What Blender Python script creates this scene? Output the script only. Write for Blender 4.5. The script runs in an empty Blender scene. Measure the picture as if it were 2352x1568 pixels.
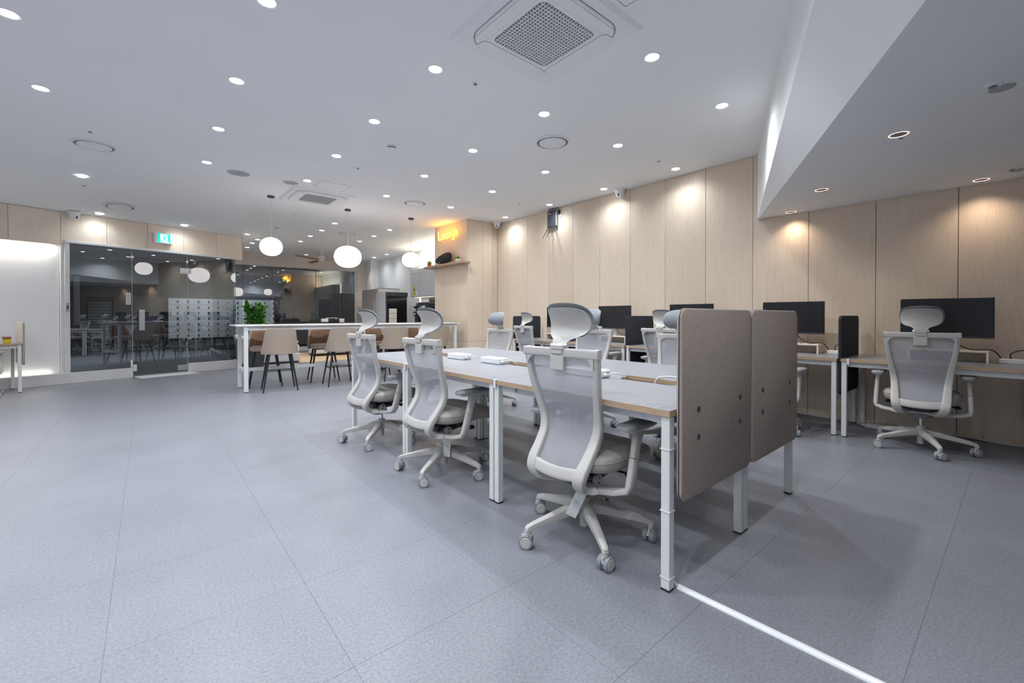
import bpy, bmesh, math, random
from mathutils import Vector, Matrix
random.seed(7)
PI = math.pi
S = bpy.context.scene
COL = S.collection
R = math.radians

# ------------------------------------------------------------ camera
cam_d = bpy.data.cameras.new('camera'); cam = bpy.data.objects.new('camera', cam_d); COL.objects.link(cam)
cam_d.sensor_width = 36; cam_d.lens = 990.9 / 2352 * 36
cam_d.shift_y = -48.8 / 2352
cam_d.clip_start = 0.02; cam_d.clip_end = 100
cam.location = (0, 0, 1.15); cam.rotation_euler = (R(90 - 0.515), 0, R(-40.2))
S.camera = cam
# ------------------------------------------------------------ world and exposure
W = bpy.data.worlds.new('world'); S.world = W; W.use_nodes = True
W.node_tree.nodes['Background'].inputs[0].default_value = (0.55, 0.62, 0.75, 1)
W.node_tree.nodes['Background'].inputs[1].default_value = 0.05
S.view_settings.view_transform = 'Standard'; S.view_settings.look = 'None'
S.view_settings.exposure = 0.0; S.view_settings.gamma = 1.0; S.view_settings.use_curve_mapping = False

HC = 3.18            # ceiling height
LAMP_W = 70.0        # watt of one downlight
COOL = (0.90, 0.95, 1.0)
WARM = (1.0, 0.80, 0.58)

def spot(name, loc, watt, color=COOL, size=152, blend=1.0, rad=0.05, rot=(0, 0, 0)):
    d = bpy.data.lights.new(name, 'SPOT'); d.energy = watt; d.color = color
    d.spot_size = R(size); d.spot_blend = blend; d.shadow_soft_size = rad
    o = bpy.data.objects.new(name, d); COL.objects.link(o); o.location = loc; o.rotation_euler = rot
    return o
def point(name, loc, watt, color, rad=0.1):
    d = bpy.data.lights.new(name, 'POINT'); d.energy = watt; d.color = color; d.shadow_soft_size = rad
    o = bpy.data.objects.new(name, d); COL.objects.link(o); o.location = loc
    return o
def area(name, loc, rot, sx, sy, watt, color):
    d = bpy.data.lights.new(name, 'AREA'); d.shape = 'RECTANGLE'; d.size = sx; d.size_y = sy; d.energy = watt; d.color = color
    o = bpy.data.objects.new(name, d); COL.objects.link(o); o.location = loc; o.rotation_euler = rot
    return o

# ------------------------------------------------------------ materials
MATS = {}
def mat(name, col, rough=0.5, metal=0.0, emit=None, es=0.0, spec=0.5, coat=0.0):
    m = bpy.data.materials.new(name); m.use_nodes = True
    b = m.node_tree.nodes['Principled BSDF']
    b.inputs['Base Color'].default_value = (*col, 1); b.inputs['Roughness'].default_value = rough
    b.inputs['Metallic'].default_value = metal; b.inputs['Specular IOR Level'].default_value = spec
    if coat: b.inputs['Coat Weight'].default_value = coat; b.inputs['Coat Roughness'].default_value = 0.1
    if emit: b.inputs['Emission Color'].default_value = (*emit, 1); b.inputs['Emission Strength'].default_value = es
    MATS[name] = m
    return m
def nodes(m): return m.node_tree.nodes, m.node_tree.links, m.node_tree.nodes['Principled BSDF']
def vary(m, c1, c2, scale=(1, 1, 1), nscale=5.0, detail=4, dist=0.0, coord='Object', bump=0.0, lo=0.35, hi=0.65, rnd=True):
    N, L, B = nodes(m)
    tc = N.new('ShaderNodeTexCoord'); mp = N.new('ShaderNodeMapping'); mp.inputs['Scale'].default_value = scale
    src = tc.outputs[coord]
    if rnd:
        oi = N.new('ShaderNodeObjectInfo'); mu = N.new('ShaderNodeMath'); mu.operation = 'MULTIPLY'; mu.inputs[1].default_value = 37.0
        L.new(oi.outputs['Random'], mu.inputs[0]); ad = N.new('ShaderNodeVectorMath'); ad.operation = 'ADD'
        L.new(src, ad.inputs[0]); L.new(mu.outputs[0], ad.inputs[1]); src = ad.outputs[0]
    L.new(src, mp.inputs['Vector'])
    nz = N.new('ShaderNodeTexNoise'); nz.inputs['Scale'].default_value = nscale; nz.inputs['Detail'].default_value = detail
    nz.inputs['Distortion'].default_value = dist; L.new(mp.outputs[0], nz.inputs['Vector'])
    cr = N.new('ShaderNodeValToRGB'); cr.color_ramp.elements[0].position = lo; cr.color_ramp.elements[1].position = hi
    cr.color_ramp.elements[0].color = (*c1, 1); cr.color_ramp.elements[1].color = (*c2, 1)
    L.new(nz.outputs['Fac'], cr.inputs[0]); L.new(cr.outputs[0], B.inputs['Base Color'])
    if bump:
        bp = N.new('ShaderNodeBump'); bp.inputs['Strength'].default_value = bump; bp.inputs['Distance'].default_value = 0.002
        L.new(nz.outputs['Fac'], bp.inputs['Height']); L.new(bp.outputs[0], B.inputs['Normal'])
    return m, nz, cr

def wood(name, c1, c2, c3, scale, rough=0.45, knots=True):
    m = mat(name, c1, rough); N, L, B = nodes(m)
    tc = N.new('ShaderNodeTexCoord'); oi = N.new('ShaderNodeObjectInfo')
    mu = N.new('ShaderNodeMath'); mu.operation = 'MULTIPLY'; mu.inputs[1].default_value = 53.0; L.new(oi.outputs['Random'], mu.inputs[0])
    ad = N.new('ShaderNodeVectorMath'); ad.operation = 'ADD'; L.new(tc.outputs['Object'], ad.inputs[0]); L.new(mu.outputs[0], ad.inputs[1])
    mp = N.new('ShaderNodeMapping'); mp.inputs['Scale'].default_value = scale; L.new(ad.outputs[0], mp.inputs['Vector'])
    n1 = N.new('ShaderNodeTexNoise'); n1.inputs['Scale'].default_value = 1.6; n1.inputs['Detail'].default_value = 3; n1.inputs['Distortion'].default_value = 1.2
    L.new(mp.outputs[0], n1.inputs['Vector'])
    # growth rings: contour lines of the slow noise
    m2 = N.new('ShaderNodeMath'); m2.operation = 'MULTIPLY'; m2.inputs[1].default_value = 16.0; L.new(n1.outputs['Fac'], m2.inputs[0])
    m3 = N.new('ShaderNodeMath'); m3.operation = 'FRACT'; L.new(m2.outputs[0], m3.inputs[0])
    c = N.new('ShaderNodeValToRGB'); e = c.color_ramp.elements
    e[0].position = 0; e[0].color = (*c2, 1); e[1].position = 1; e[1].color = (*c1, 1)
    k = c.color_ramp.elements.new(0.25); k.color = (*c1, 1)
    L.new(m3.outputs[0], c.inputs[0])
    mp2 = N.new('ShaderNodeMapping'); mp2.inputs['Scale'].default_value = (scale[0] * 22, scale[1] * 22, scale[2] * 3); L.new(ad.outputs[0], mp2.inputs['Vector'])
    n2 = N.new('ShaderNodeTexNoise'); n2.inputs['Scale'].default_value = 3.0; n2.inputs['Detail'].default_value = 4; L.new(mp2.outputs[0], n2.inputs['Vector'])
    mx = N.new('ShaderNodeMixRGB'); mx.inputs[2].default_value = (*c3, 1); L.new(c.outputs[0], mx.inputs[1])
    r2 = N.new('ShaderNodeValToRGB'); r2.color_ramp.elements[0].position = 0.45; r2.color_ramp.elements[1].position = 0.8
    r2.color_ramp.elements[1].color = (0.6, 0.6, 0.6, 1); L.new(n2.outputs['Fac'], r2.inputs[0]); L.new(r2.outputs[0], mx.inputs[0])
    out = mx.outputs[0]
    # panel to panel tone
    hs = N.new('ShaderNodeHueSaturation'); mr = N.new('ShaderNodeMapRange'); mr.inputs['To Min'].default_value = 0.93; mr.inputs['To Max'].default_value = 1.05
    L.new(oi.outputs['Random'], mr.inputs['Value']); L.new(mr.outputs[0], hs.inputs['Value']); L.new(out, hs.inputs['Color']); out = hs.outputs[0]
    if knots:
        vo = N.new('ShaderNodeTexVoronoi'); vo.inputs['Scale'].default_value = 2.3; L.new(ad.outputs[0], vo.inputs['Vector'])
        kr = N.new('ShaderNodeValToRGB'); kr.color_ramp.elements[0].position = 0.012; kr.color_ramp.elements[1].position = 0.035
        kr.color_ramp.elements[0].color = (0.55, 0.55, 0.55, 1); kr.color_ramp.elements[1].color = (0, 0, 0, 1)
        L.new(vo.outputs['Distance'], kr.inputs[0]); mk = N.new('ShaderNodeMixRGB'); mk.inputs[2].default_value = (0.22, 0.13, 0.07, 1)
        L.new(kr.outputs[0], mk.inputs[0]); L.new(out, mk.inputs[1]); out = mk.outputs[0]
    L.new(out, B.inputs['Base Color'])
    return m

birch = wood('birch_plywood', (0.79, 0.66, 0.525), (0.74, 0.605, 0.465), (0.67, 0.535, 0.395), (1.6, 1.6, 0.32), 0.36)
birch_h = wood('birch_brightened', (0.86, 0.745, 0.615), (0.81, 0.69, 0.555), (0.75, 0.62, 0.48), (1.6, 1.6, 0.5), 0.38)  # same birch as the wall, colour lifted in place of light on the fascia
oakedge = wood('oak_edge_band', (0.55, 0.40, 0.26), (0.46, 0.32, 0.19), (0.40, 0.27, 0.16), (3, 3, 3), 0.5, False)
ceil_m = mat('ceiling_paint', (0.80, 0.80, 0.80), 0.85); vary(ceil_m, (0.87, 0.875, 0.88), (0.89, 0.895, 0.90), nscale=1.2, rnd=False)
wallp = mat('white_wall_paint', (0.82, 0.82, 0.81), 0.8); vary(wallp, (0.87, 0.875, 0.88), (0.90, 0.905, 0.91), nscale=2)
beigep = mat('beige_wall_paint', (0.72, 0.66, 0.60), 0.8); vary(beigep, (0.70, 0.64, 0.58), (0.74, 0.68, 0.62), nscale=2)
frost = mat('white_back_painted_panel', (0.90, 0.91, 0.93), 0.3); vary(frost, (0.89, 0.90, 0.92), (0.91, 0.92, 0.94), nscale=1)
plinth_m = mat('light_grey_plinth', (0.66, 0.66, 0.66), 0.5); vary(plinth_m, (0.64, 0.64, 0.64), (0.69, 0.69, 0.69), nscale=4)

def floor_mat():
    m = mat('grey_vinyl_tile', (0.42, 0.43, 0.46), 0.36, spec=0.45); N, L, B = nodes(m)
    tc = N.new('ShaderNodeNewGeometry')
    oi = N.new('ShaderNodeObjectInfo')
    n1 = N.new('ShaderNodeTexNoise'); n1.inputs['Scale'].default_value = 1.7; n1.inputs['Detail'].default_value = 5; L.new(tc.outputs['Position'], n1.inputs['Vector'])
    n2 = N.new('ShaderNodeTexNoise'); n2.inputs['Scale'].default_value = 95; n2.inputs['Detail'].default_value = 3; n2.inputs['Roughness'].default_value = 0.7; L.new(tc.outputs['Position'], n2.inputs['Vector'])
    c2 = N.new('ShaderNodeValToRGB'); e = c2.color_ramp.elements
    e[0].position = 0.30; e[0].color = (0.172, 0.177, 0.201, 1); e[1].position = 0.70; e[1].color = (0.278, 0.288, 0.325, 1)
    L.new(n2.outputs['Fac'], c2.inputs[0])
    c1 = N.new('ShaderNodeMapRange'); c1.inputs['From Min'].default_value = 0.3; c1.inputs['From Max'].default_value = 0.7
    c1.inputs['To Min'].default_value = 0.93; c1.inputs['To Max'].default_value = 1.05; L.new(n1.outputs['Fac'], c1.inputs['Value'])
    v = N.new('ShaderNodeTexVoronoi'); v.inputs['Scale'].default_value = 75; L.new(tc.outputs['Position'], v.inputs['Vector'])
    vc = N.new('ShaderNodeValToRGB'); vc.color_ramp.elements[0].position = 0.09; vc.color_ramp.elements[1].position = 0.17
    vc.color_ramp.elements[0].color = (0.55, 0.55, 0.55, 1); vc.color_ramp.elements[1].color = (0, 0, 0, 1); L.new(v.outputs['Distance'], vc.inputs[0])
    sp = N.new('ShaderNodeMath'); sp.operation = 'GREATER_THAN'; sp.inputs[1].default_value = 0.72
    sx = N.new('ShaderNodeSeparateColor'); L.new(v.outputs['Color'], sx.inputs[0]); L.new(sx.outputs[0], sp.inputs[0])
    mm = N.new('ShaderNodeMath'); mm.operation = 'MULTIPLY'; L.new(vc.outputs[0], mm.inputs[0]); L.new(sp.outputs[0], mm.inputs[1])
    mx = N.new('ShaderNodeMixRGB'); mx.inputs[2].default_value = (0.12, 0.12, 0.13, 1); L.new(mm.outputs[0], mx.inputs[0]); L.new(c2.outputs[0], mx.inputs[1])
    hs = N.new('ShaderNodeHueSaturation'); L.new(mx.outputs[0], hs.inputs['Color']); 
    m5 = N.new('ShaderNodeMapRange'); m5.inputs['To Min'].default_value = 0.985; m5.inputs['To Max'].default_value = 1.015; L.new(oi.outputs['Random'], m5.inputs['Value'])
    m6 = N.new('ShaderNodeMath'); m6.operation = 'MULTIPLY'; L.new(m5.outputs[0], m6.inputs[0]); L.new(c1.outputs[0], m6.inputs[1]); L.new(m6.outputs[0], hs.inputs['Value'])
    L.new(hs.outputs[0], B.inputs['Base Color'])
    bp = N.new('ShaderNodeBump'); bp.inputs['Strength'].default_value = 0.12; bp.inputs['Distance'].default_value = 0.001; L.new(n2.outputs['Fac'], bp.inputs['Height']); L.new(bp.outputs[0], B.inputs['Normal'])
    return m
floor_t = floor_mat()
joint = mat('tile_joint', (0.24, 0.245, 0.265), 0.9)
dark_gap = mat('dark_recess', (0.015, 0.015, 0.017), 0.9)
cplastic = mat('warm_white_plastic', (0.53, 0.51, 0.485), 0.38); vary(cplastic, (0.52, 0.50, 0.475), (0.54, 0.52, 0.495), nscale=3)
cpad = mat('grey_blue_headrest_fabric', (0.31, 0.335, 0.35), 0.75); vary(cpad, (0.225, 0.245, 0.26), (0.265, 0.285, 0.30), nscale=400, bump=0.2)
armpad = mat('grey_soft_armpad', (0.30, 0.30, 0.31), 0.5); vary(armpad, (0.33, 0.33, 0.34), (0.36, 0.36, 0.37), nscale=30)
seatf = mat('grey_seat_leather', (0.33, 0.315, 0.30), 0.55); vary(seatf, (0.35, 0.325, 0.30), (0.40, 0.375, 0.35), nscale=120, bump=0.15)
darkpl = mat('dark_grey_plastic', (0.045, 0.05, 0.06), 0.4); vary(darkpl, (0.04, 0.045, 0.055), (0.05, 0.055, 0.065), nscale=10)
midgrey = mat('mid_grey_plastic', (0.20, 0.22, 0.24), 0.45); vary(midgrey, (0.19, 0.21, 0.23), (0.21, 0.23, 0.25), nscale=10)
wheelg = mat('grey_rubber_wheel', (0.26, 0.275, 0.30), 0.45); vary(wheelg, (0.25, 0.265, 0.29), (0.27, 0.285, 0.31), nscale=10)
chrome = mat('chrome', (0.75, 0.76, 0.78), 0.15, 1.0); vary(chrome, (0.72, 0.73, 0.75), (0.78, 0.79, 0.81), nscale=5)
steel = mat('brushed_aluminium', (0.62, 0.63, 0.66), 0.32, 0.7); vary(steel, (0.60, 0.61, 0.64), (0.66, 0.67, 0.70), scale=(1, 1, 30), nscale=6)
whitem = mat('white_powder_coated_steel', (0.74, 0.735, 0.73), 0.4); vary(whitem, (0.72, 0.715, 0.71), (0.76, 0.755, 0.75), nscale=4)
whitepl = mat('glossy_white_plastic', (0.82, 0.82, 0.83), 0.25); vary(whitepl, (0.80, 0.80, 0.81), (0.84, 0.84, 0.85), nscale=4)
black = mat('matte_black_metal', (0.012, 0.012, 0.016), 0.45); vary(black, (0.010, 0.010, 0.014), (0.016, 0.016, 0.02), nscale=12)
blackg = mat('black_gloss', (0.01, 0.01, 0.012), 0.12); vary(blackg, (0.009, 0.009, 0.011), (0.012, 0.012, 0.014), nscale=3)
screen_m = mat('dark_monitor_panel', (0.014, 0.014, 0.017), 0.28); vary(screen_m, (0.013, 0.013, 0.016), (0.015, 0.015, 0.018), nscale=900)
cable_b = mat('black_cable', (0.012, 0.012, 0.014), 0.5); vary(cable_b, (0.01, 0.01, 0.012), (0.014, 0.014, 0.016), nscale=20)
cable_w = mat('white_cable', (0.72, 0.72, 0.72), 0.4); vary(cable_w, (0.70, 0.70, 0.70), (0.74, 0.74, 0.74), nscale=20)
feltb = mat('brown_grey_felt', (0.235, 0.205, 0.185), 0.95, spec=0.1); vary(feltb, (0.30, 0.245, 0.21), (0.50, 0.42, 0.365), scale=(1, 1, 0.6), nscale=330, detail=3, bump=0.22, lo=0.3, hi=0.7)
feltd = mat('charcoal_felt', (0.035, 0.037, 0.042), 0.95, spec=0.1); vary(feltd, (0.018, 0.019, 0.023), (0.075, 0.078, 0.088), nscale=330, detail=3, bump=0.22, lo=0.3, hi=0.75)
feltc = mat('cream_felt', (0.55, 0.53, 0.48), 0.95, spec=0.1); vary(feltc, (0.50, 0.48, 0.43), (0.60, 0.58, 0.53), nscale=200, bump=0.3)
leath_o = mat('beige_stool_leather', (0.43, 0.345, 0.27), 0.55); vary(leath_o, (0.415, 0.33, 0.26), (0.445, 0.36, 0.285), nscale=90, bump=0.15)
leath_i = mat('brown_stool_leather', (0.30, 0.18, 0.11), 0.5); vary(leath_i, (0.27, 0.16, 0.095), (0.33, 0.20, 0.125), nscale=60, bump=0.15)
sofa_m = mat('white_sofa_fabric', (0.72, 0.73, 0.74), 0.85); vary(sofa_m, (0.68, 0.69, 0.70), (0.76, 0.77, 0.78), nscale=150, bump=0.3)
rug_m = mat('tan_rug', (0.60, 0.42, 0.26), 0.95); vary(rug_m, (0.55, 0.38, 0.23), (0.65, 0.46, 0.29), nscale=120, bump=0.4)
leaf_m = mat('glossy_green_leaf', (0.06, 0.24, 0.04), 0.35); vary(leaf_m, (0.045, 0.20, 0.03), (0.20, 0.50, 0.12), nscale=3)
stem_m = mat('green_stem', (0.10, 0.16, 0.05), 0.6); vary(stem_m, (0.08, 0.13, 0.04), (0.13, 0.2, 0.06), nscale=20)
soil = mat('dark_soil', (0.03, 0.02, 0.015), 0.95); vary(soil, (0.02, 0.015, 0.01), (0.05, 0.035, 0.025), nscale=60, bump=0.5)
planter_m = mat('charcoal_planter', (0.055, 0.057, 0.065), 0.7); vary(planter_m, (0.05, 0.052, 0.06), (0.065, 0.067, 0.075), nscale=30)
shelf_w = wood('walnut_shelf', (0.42, 0.28, 0.21), (0.36, 0.235, 0.17), (0.30, 0.19, 0.14), (2, 0.4, 2), 0.5, False)
fridge_m = mat('beige_appliance_front', (0.52, 0.48, 0.45), 0.35); vary(fridge_m, (0.51, 0.47, 0.44), (0.53, 0.49, 0.46), nscale=2)
cabm = mat('grey_cabinet_lacquer', (0.52, 0.53, 0.56), 0.35); vary(cabm, (0.51, 0.52, 0.55), (0.53, 0.54, 0.57), nscale=2)
splash = mat('dark_backsplash', (0.06, 0.06, 0.065), 0.2); vary(splash, (0.055, 0.055, 0.06), (0.065, 0.065, 0.07), nscale=2)
towel_m = mat('cream_paper', (0.70, 0.67, 0.60), 0.9); vary(towel_m, (0.66, 0.63, 0.56), (0.74, 0.71, 0.64), nscale=40)
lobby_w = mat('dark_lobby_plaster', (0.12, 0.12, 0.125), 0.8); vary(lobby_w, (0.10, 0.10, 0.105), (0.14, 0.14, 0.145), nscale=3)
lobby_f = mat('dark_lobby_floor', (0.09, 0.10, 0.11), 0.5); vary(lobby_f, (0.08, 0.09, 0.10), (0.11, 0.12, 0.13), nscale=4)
locker_m = mat('white_locker_steel', (0.70, 0.70, 0.72), 0.45); vary(locker_m, (0.78, 0.78, 0.80), (0.82, 0.82, 0.84), nscale=3)
terra = mat('terracotta', (0.40, 0.13, 0.05), 0.8); vary(terra, (0.36, 0.11, 0.04), (0.44, 0.15, 0.06), nscale=40)
yellow = mat('yellow_sleeve', (0.75, 0.62, 0.02), 0.5); vary(yellow, (0.72, 0.59, 0.015), (0.78, 0.65, 0.03), nscale=10)
paper = mat('white_paper', (0.78, 0.78, 0.78), 0.7); vary(paper, (0.76, 0.76, 0.76), (0.80, 0.80, 0.80), nscale=10)
ink = mat('dark_ink', (0.05, 0.05, 0.06), 0.7); blueink = mat('blue_print', (0.25, 0.33, 0.45), 0.7)
bladew = wood('walnut_blade', (0.42, 0.25, 0.12), (0.35, 0.2, 0.09), (0.3, 0.17, 0.08), (2, 2, 2), 0.5, False)
lampglow = mat('lamp_diffuser', (0.9, 0.9, 0.9), 0.5, emit=(0.90, 0.95, 1.0), es=26.0)
lampwarm = mat('warm_lamp_diffuser', (0.9, 0.9, 0.9), 0.5, emit=(1.0, 0.88, 0.72), es=8.0)
globe_m = mat('opal_glass_globe', (0.9, 0.88, 0.87), 0.4, emit=(1.0, 0.885, 0.85), es=3.2)
neon_m = mat('yellow_neon_tube', (0.9, 0.6, 0.1), 0.4, emit=(1.0, 0.60, 0.08), es=9.0)
neon_b = mat('orange_neon_edge', (0.9, 0.4, 0.0), 0.4, emit=(1.0, 0.47, 0.0), es=1.5)
ring_m = mat('lit_downlight_ring', (0.9, 0.7, 0.6), 0.4, emit=(1.0, 0.72, 0.62), es=1.3)
cove_m = mat('warm_cove_strip', (0.9, 0.85, 0.75), 0.5, emit=(1.0, 0.87, 0.68), es=3.0)
exit_g = mat('green_exit_face', (0.0, 0.5, 0.4), 0.5, emit=(0.0, 0.72, 0.52), es=0.85)
exit_w = mat('white_exit_face', (0.9, 0.9, 0.9), 0.5, emit=(0.93, 1.0, 0.98), es=0.95)

def mesh_fabric():
    m = mat('grey_mesh_fabric', (0.40, 0.41, 0.45), 0.8); N, L, B = nodes(m)
    tc = N.new('ShaderNodeTexCoord'); wv = N.new('ShaderNodeTexWave'); wv.inputs['Scale'].default_value = 170; wv.bands_direction = 'DIAGONAL'; L.new(tc.outputs['Object'], wv.inputs['Vector'])
    cr = N.new('ShaderNodeValToRGB'); cr.color_ramp.elements[0].color = (0.375, 0.375, 0.405, 1); cr.color_ramp.elements[1].color = (0.44, 0.44, 0.475, 1); L.new(wv.outputs['Fac'], cr.inputs[0]); L.new(cr.outputs[0], B.inputs['Base Color'])
    mr = N.new('ShaderNodeMapRange'); mr.inputs['To Min'].default_value = 0.70; mr.inputs['To Max'].default_value = 0.80; L.new(wv.outputs['Fac'], mr.inputs['Value'])
    L.new(mr.outputs[0], B.inputs['Alpha'])
    return m
meshf = mesh_fabric()
def glass_mat(name, tint, refl):
    m = bpy.data.materials.new(name); m.use_nodes = True; N = m.node_tree.nodes; L = m.node_tree.links
    for n in list(N):
        if n.type != 'OUTPUT_MATERIAL': N.remove(n)
    out = [n for n in N if n.type == 'OUTPUT_MATERIAL'][0]
    t = N.new('ShaderNodeBsdfTransparent'); t.inputs[0].default_value = (*tint, 1)
    g = N.new('ShaderNodeBsdfGlossy'); g.inputs['Roughness'].default_value = 0.0; g.inputs['Color'].default_value = (0.93, 0.97, 1.0, 1)
    fr = N.new('ShaderNodeFresnel'); fr.inputs['IOR'].default_value = 1.5
    mr = N.new('ShaderNodeMapRange'); mr.inputs['From Min'].default_value = 0.0; mr.inputs['From Max'].default_value = 1.0
    mr.inputs['To Min'].default_value = refl; mr.inputs['To Max'].default_value = 1.0; L.new(fr.outputs[0], mr.inputs['Value'])
    mx = N.new('ShaderNodeMixShader'); L.new(mr.outputs[0], mx.inputs[0]); L.new(t.outputs[0], mx.inputs[1]); L.new(g.outputs[0], mx.inputs[2]); L.new(mx.outputs[0], out.inputs[0])
    return m
glass = glass_mat('tinted_glass', (0.66, 0.69, 0.71), 0.10)
glass_clear = glass_mat('clear_glass', (0.85, 0.90, 0.89), 0.02)

def desk_mat():
    m = mat('desk_laminate_with_oak_edge', (0.8, 0.8, 0.8), 0.3, spec=0.4); N, L, B = nodes(m)
    ge = N.new('ShaderNodeNewGeometry'); sx = N.new('ShaderNodeSeparateXYZ'); L.new(ge.outputs['Normal'], sx.inputs[0])
    ab = N.new('ShaderNodeMath'); ab.operation = 'ABSOLUTE'; L.new(sx.outputs[2], ab.inputs[0])
    gt = N.new('ShaderNodeMath'); gt.operation = 'GREATER_THAN'; gt.inputs[1].default_value = 0.5; L.new(ab.outputs[0], gt.inputs[0])
    tc = N.new('ShaderNodeTexCoord'); mp = N.new('ShaderNodeMapping'); mp.inputs['Scale'].default_value = (3, 3, 90); L.new(tc.outputs['Object'], mp.inputs[0])
    nz = N.new('ShaderNodeTexNoise'); nz.inputs['Scale'].default_value = 4; L.new(mp.outputs[0], nz.inputs['Vector'])
    cr = N.new('ShaderNodeValToRGB'); cr.color_ramp.elements[0].position = 0.35; cr.color_ramp.elements[1].position = 0.65
    cr.color_ramp.elements[0].color = (0.42, 0.285, 0.175, 1); cr.color_ramp.elements[1].color = (0.56, 0.41, 0.275, 1); L.new(nz.outputs['Fac'], cr.inputs[0])
    mx = N.new('ShaderNodeMixRGB'); L.new(gt.outputs[0], mx.inputs[0]); L.new(cr.outputs[0], mx.inputs[1]); mx.inputs[2].default_value = (0.295, 0.307, 0.338, 1)
    L.new(mx.outputs[0], B.inputs['Base Color'])
    return m
desk_m = desk_mat()

# ------------------------------------------------------------ mesh builder
class MB:
    def __init__(s): s.v = []; s.f = []
    def add(s, vs, fs):
        o = len(s.v); s.v += [tuple(v) for v in vs]; s.f += [tuple(i + o for i in f) for f in fs]; return s
    def box(s, x0, y0, z0, x1, y1, z1):
        return s.add([(x0,y0,z0),(x1,y0,z0),(x1,y1,z0),(x0,y1,z0),(x0,y0,z1),(x1,y0,z1),(x1,y1,z1),(x0,y1,z1)],
                     [(0,3,2,1),(4,5,6,7),(0,1,5,4),(1,2,6,5),(2,3,7,6),(3,0,4,7)])
    def rbox(s, x0, y0, z0, x1, y1, z1, c=0.004):
        c = min(c, (x1-x0)/2.01, (y1-y0)/2.01, (z1-z0)/2.01)
        b = bmesh.new()
        for X in (0, 1):
            for Y in (0, 1):
                for Z in (0, 1):
                    p = (x1 if X else x0, y1 if Y else y0, z1 if Z else z0)
                    dx, dy, dz = (-c if X else c), (-c if Y else c), (-c if Z else c)
                    b.verts.new((p[0]+dx, p[1]+dy, p[2])); b.verts.new((p[0]+dx, p[1], p[2]+dz)); b.verts.new((p[0], p[1]+dy, p[2]+dz))
        bmesh.ops.convex_hull(b, input=b.verts[:])
        bmesh.ops.dissolve_limit(b, angle_limit=0.01, verts=b.verts[:], edges=b.edges[:])
        b.verts.index_update()
        s.add([v.co for v in b.verts], [[v.index for v in f.verts] for f in b.faces]); b.free(); return s
    def rings(s, rs, cap=True, closed=False):
        n = len(rs[0]); o = len(s.v)
        for r in rs: s.v += [tuple(p) for p in r]
        m = len(rs)
        for i in range(m if closed else m - 1):
            a = o + i * n; b = o + ((i + 1) % m) * n
            for j in range(n):
                k = (j + 1) % n
                s.f.append((a + j, a + k, b + k, b + j))
        if cap and not closed:
            s.f.append(tuple(o + j for j in reversed(range(n)))); s.f.append(tuple(o + (m - 1) * n + j for j in range(n)))
        return s
    def lathe(s, prof, c=(0, 0, 0), n=24, cap=True):
        return s.rings([[(c[0] + r * math.cos(2*PI*j/n), c[1] + r * math.sin(2*PI*j/n), c[2] + z) for j in range(n)] for r, z in prof], cap)
    def cyl(s, p0, p1, r0, r1=None, n=12):
        r1 = r0 if r1 is None else r1
        p0 = Vector(p0); p1 = Vector(p1); d = (p1 - p0).normalized()
        a = d.orthogonal().normalized(); b = d.cross(a)
        return s.rings([[p + a * (r * math.cos(2*PI*j/n)) + b * (r * math.sin(2*PI*j/n)) for j in range(n)] for p, r in ((p0, r0), (p1, r1))])
    def sweep(s, pts, sizes, up=(0, 0, 1), n=10, e=0.7):
        """superellipse section; sizes = (half along side axis, half along normal)"""
        pts = [Vector(p) for p in pts]; rs = []; m = len(pts)
        for i, p in enumerate(pts):
            t = (pts[min(i+1, m-1)] - pts[max(i-1, 0)]).normalized()
            u = Vector(up[i]) if isinstance(up, list) else Vector(up)
            a = (u - t * u.dot(t)).normalized() if (u - t * u.dot(t)).length > 1e-5 else t.orthogonal().normalized()
            b = t.cross(a); h, w = sizes[i] if isinstance(sizes, list) else sizes
            r = []
            for j in range(n):
                q = 2*PI*(j + 0.5)/n; cq, sq = math.cos(q), math.sin(q)
                r.append(p + a * (h * math.copysign(abs(cq)**e, cq)) + b * (w * math.copysign(abs(sq)**e, sq)))
            rs.append(r)
        return s.rings(rs)
    def tube(s, pts, r, n=8, smooth=True):
        if smooth and len(pts) > 2: pts = spl([tuple(p) for p in pts], len(pts)*5)
        return s.sweep(pts, (r, r), up=(0.13, 0.21, 0.97), n=n, e=1.0)
    def prism(s, poly, z0, z1):
        n = len(poly)
        return s.add([(x, y, z0) for x, y in poly] + [(x, y, z1) for x, y in poly],
                     [tuple(reversed(range(n))), tuple(range(n, 2*n))] + [(i, (i+1) % n, n + (i+1) % n, n + i) for i in range(n)])
    def slab(s, fa, fb, nu, nv):
        """two point functions of (u,v) in 0..1 closed into a solid"""
        A = [[fa(i/nu, j/nv) for i in range(nu+1)] for j in range(nv+1)]; B = [[fb(i/nu, j/nv) for i in range(nu+1)] for j in range(nv+1)]
        o = len(s.v); k = (nu+1)*(nv+1)
        for r in A: s.v += [tuple(p) for p in r]
        for r in B: s.v += [tuple(p) for p in r]
        I = lambda i, j: o + j*(nu+1) + i
        for j in range(nv):
            for i in range(nu):
                s.f.append((I(i,j), I(i+1,j), I(i+1,j+1), I(i,j+1))); s.f.append((k+I(i,j), k+I(i,j+1), k+I(i+1,j+1), k+I(i+1,j)))
        for i in range(nu):
            s.f.append((I(i,0), k+I(i,0), k+I(i+1,0), I(i+1,0))); s.f.append((I(i,nv), I(i+1,nv), k+I(i+1,nv), k+I(i,nv)))
        for j in range(nv):
            s.f.append((I(0,j), I(0,j+1), k+I(0,j+1), k+I(0,j))); s.f.append((I(nu,j), k+I(nu,j), k+I(nu,j+1), I(nu,j+1)))
        return s
    def xf(s, M):
        s.v = [tuple(M @ Vector(v)) for v in s.v]; return s

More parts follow.
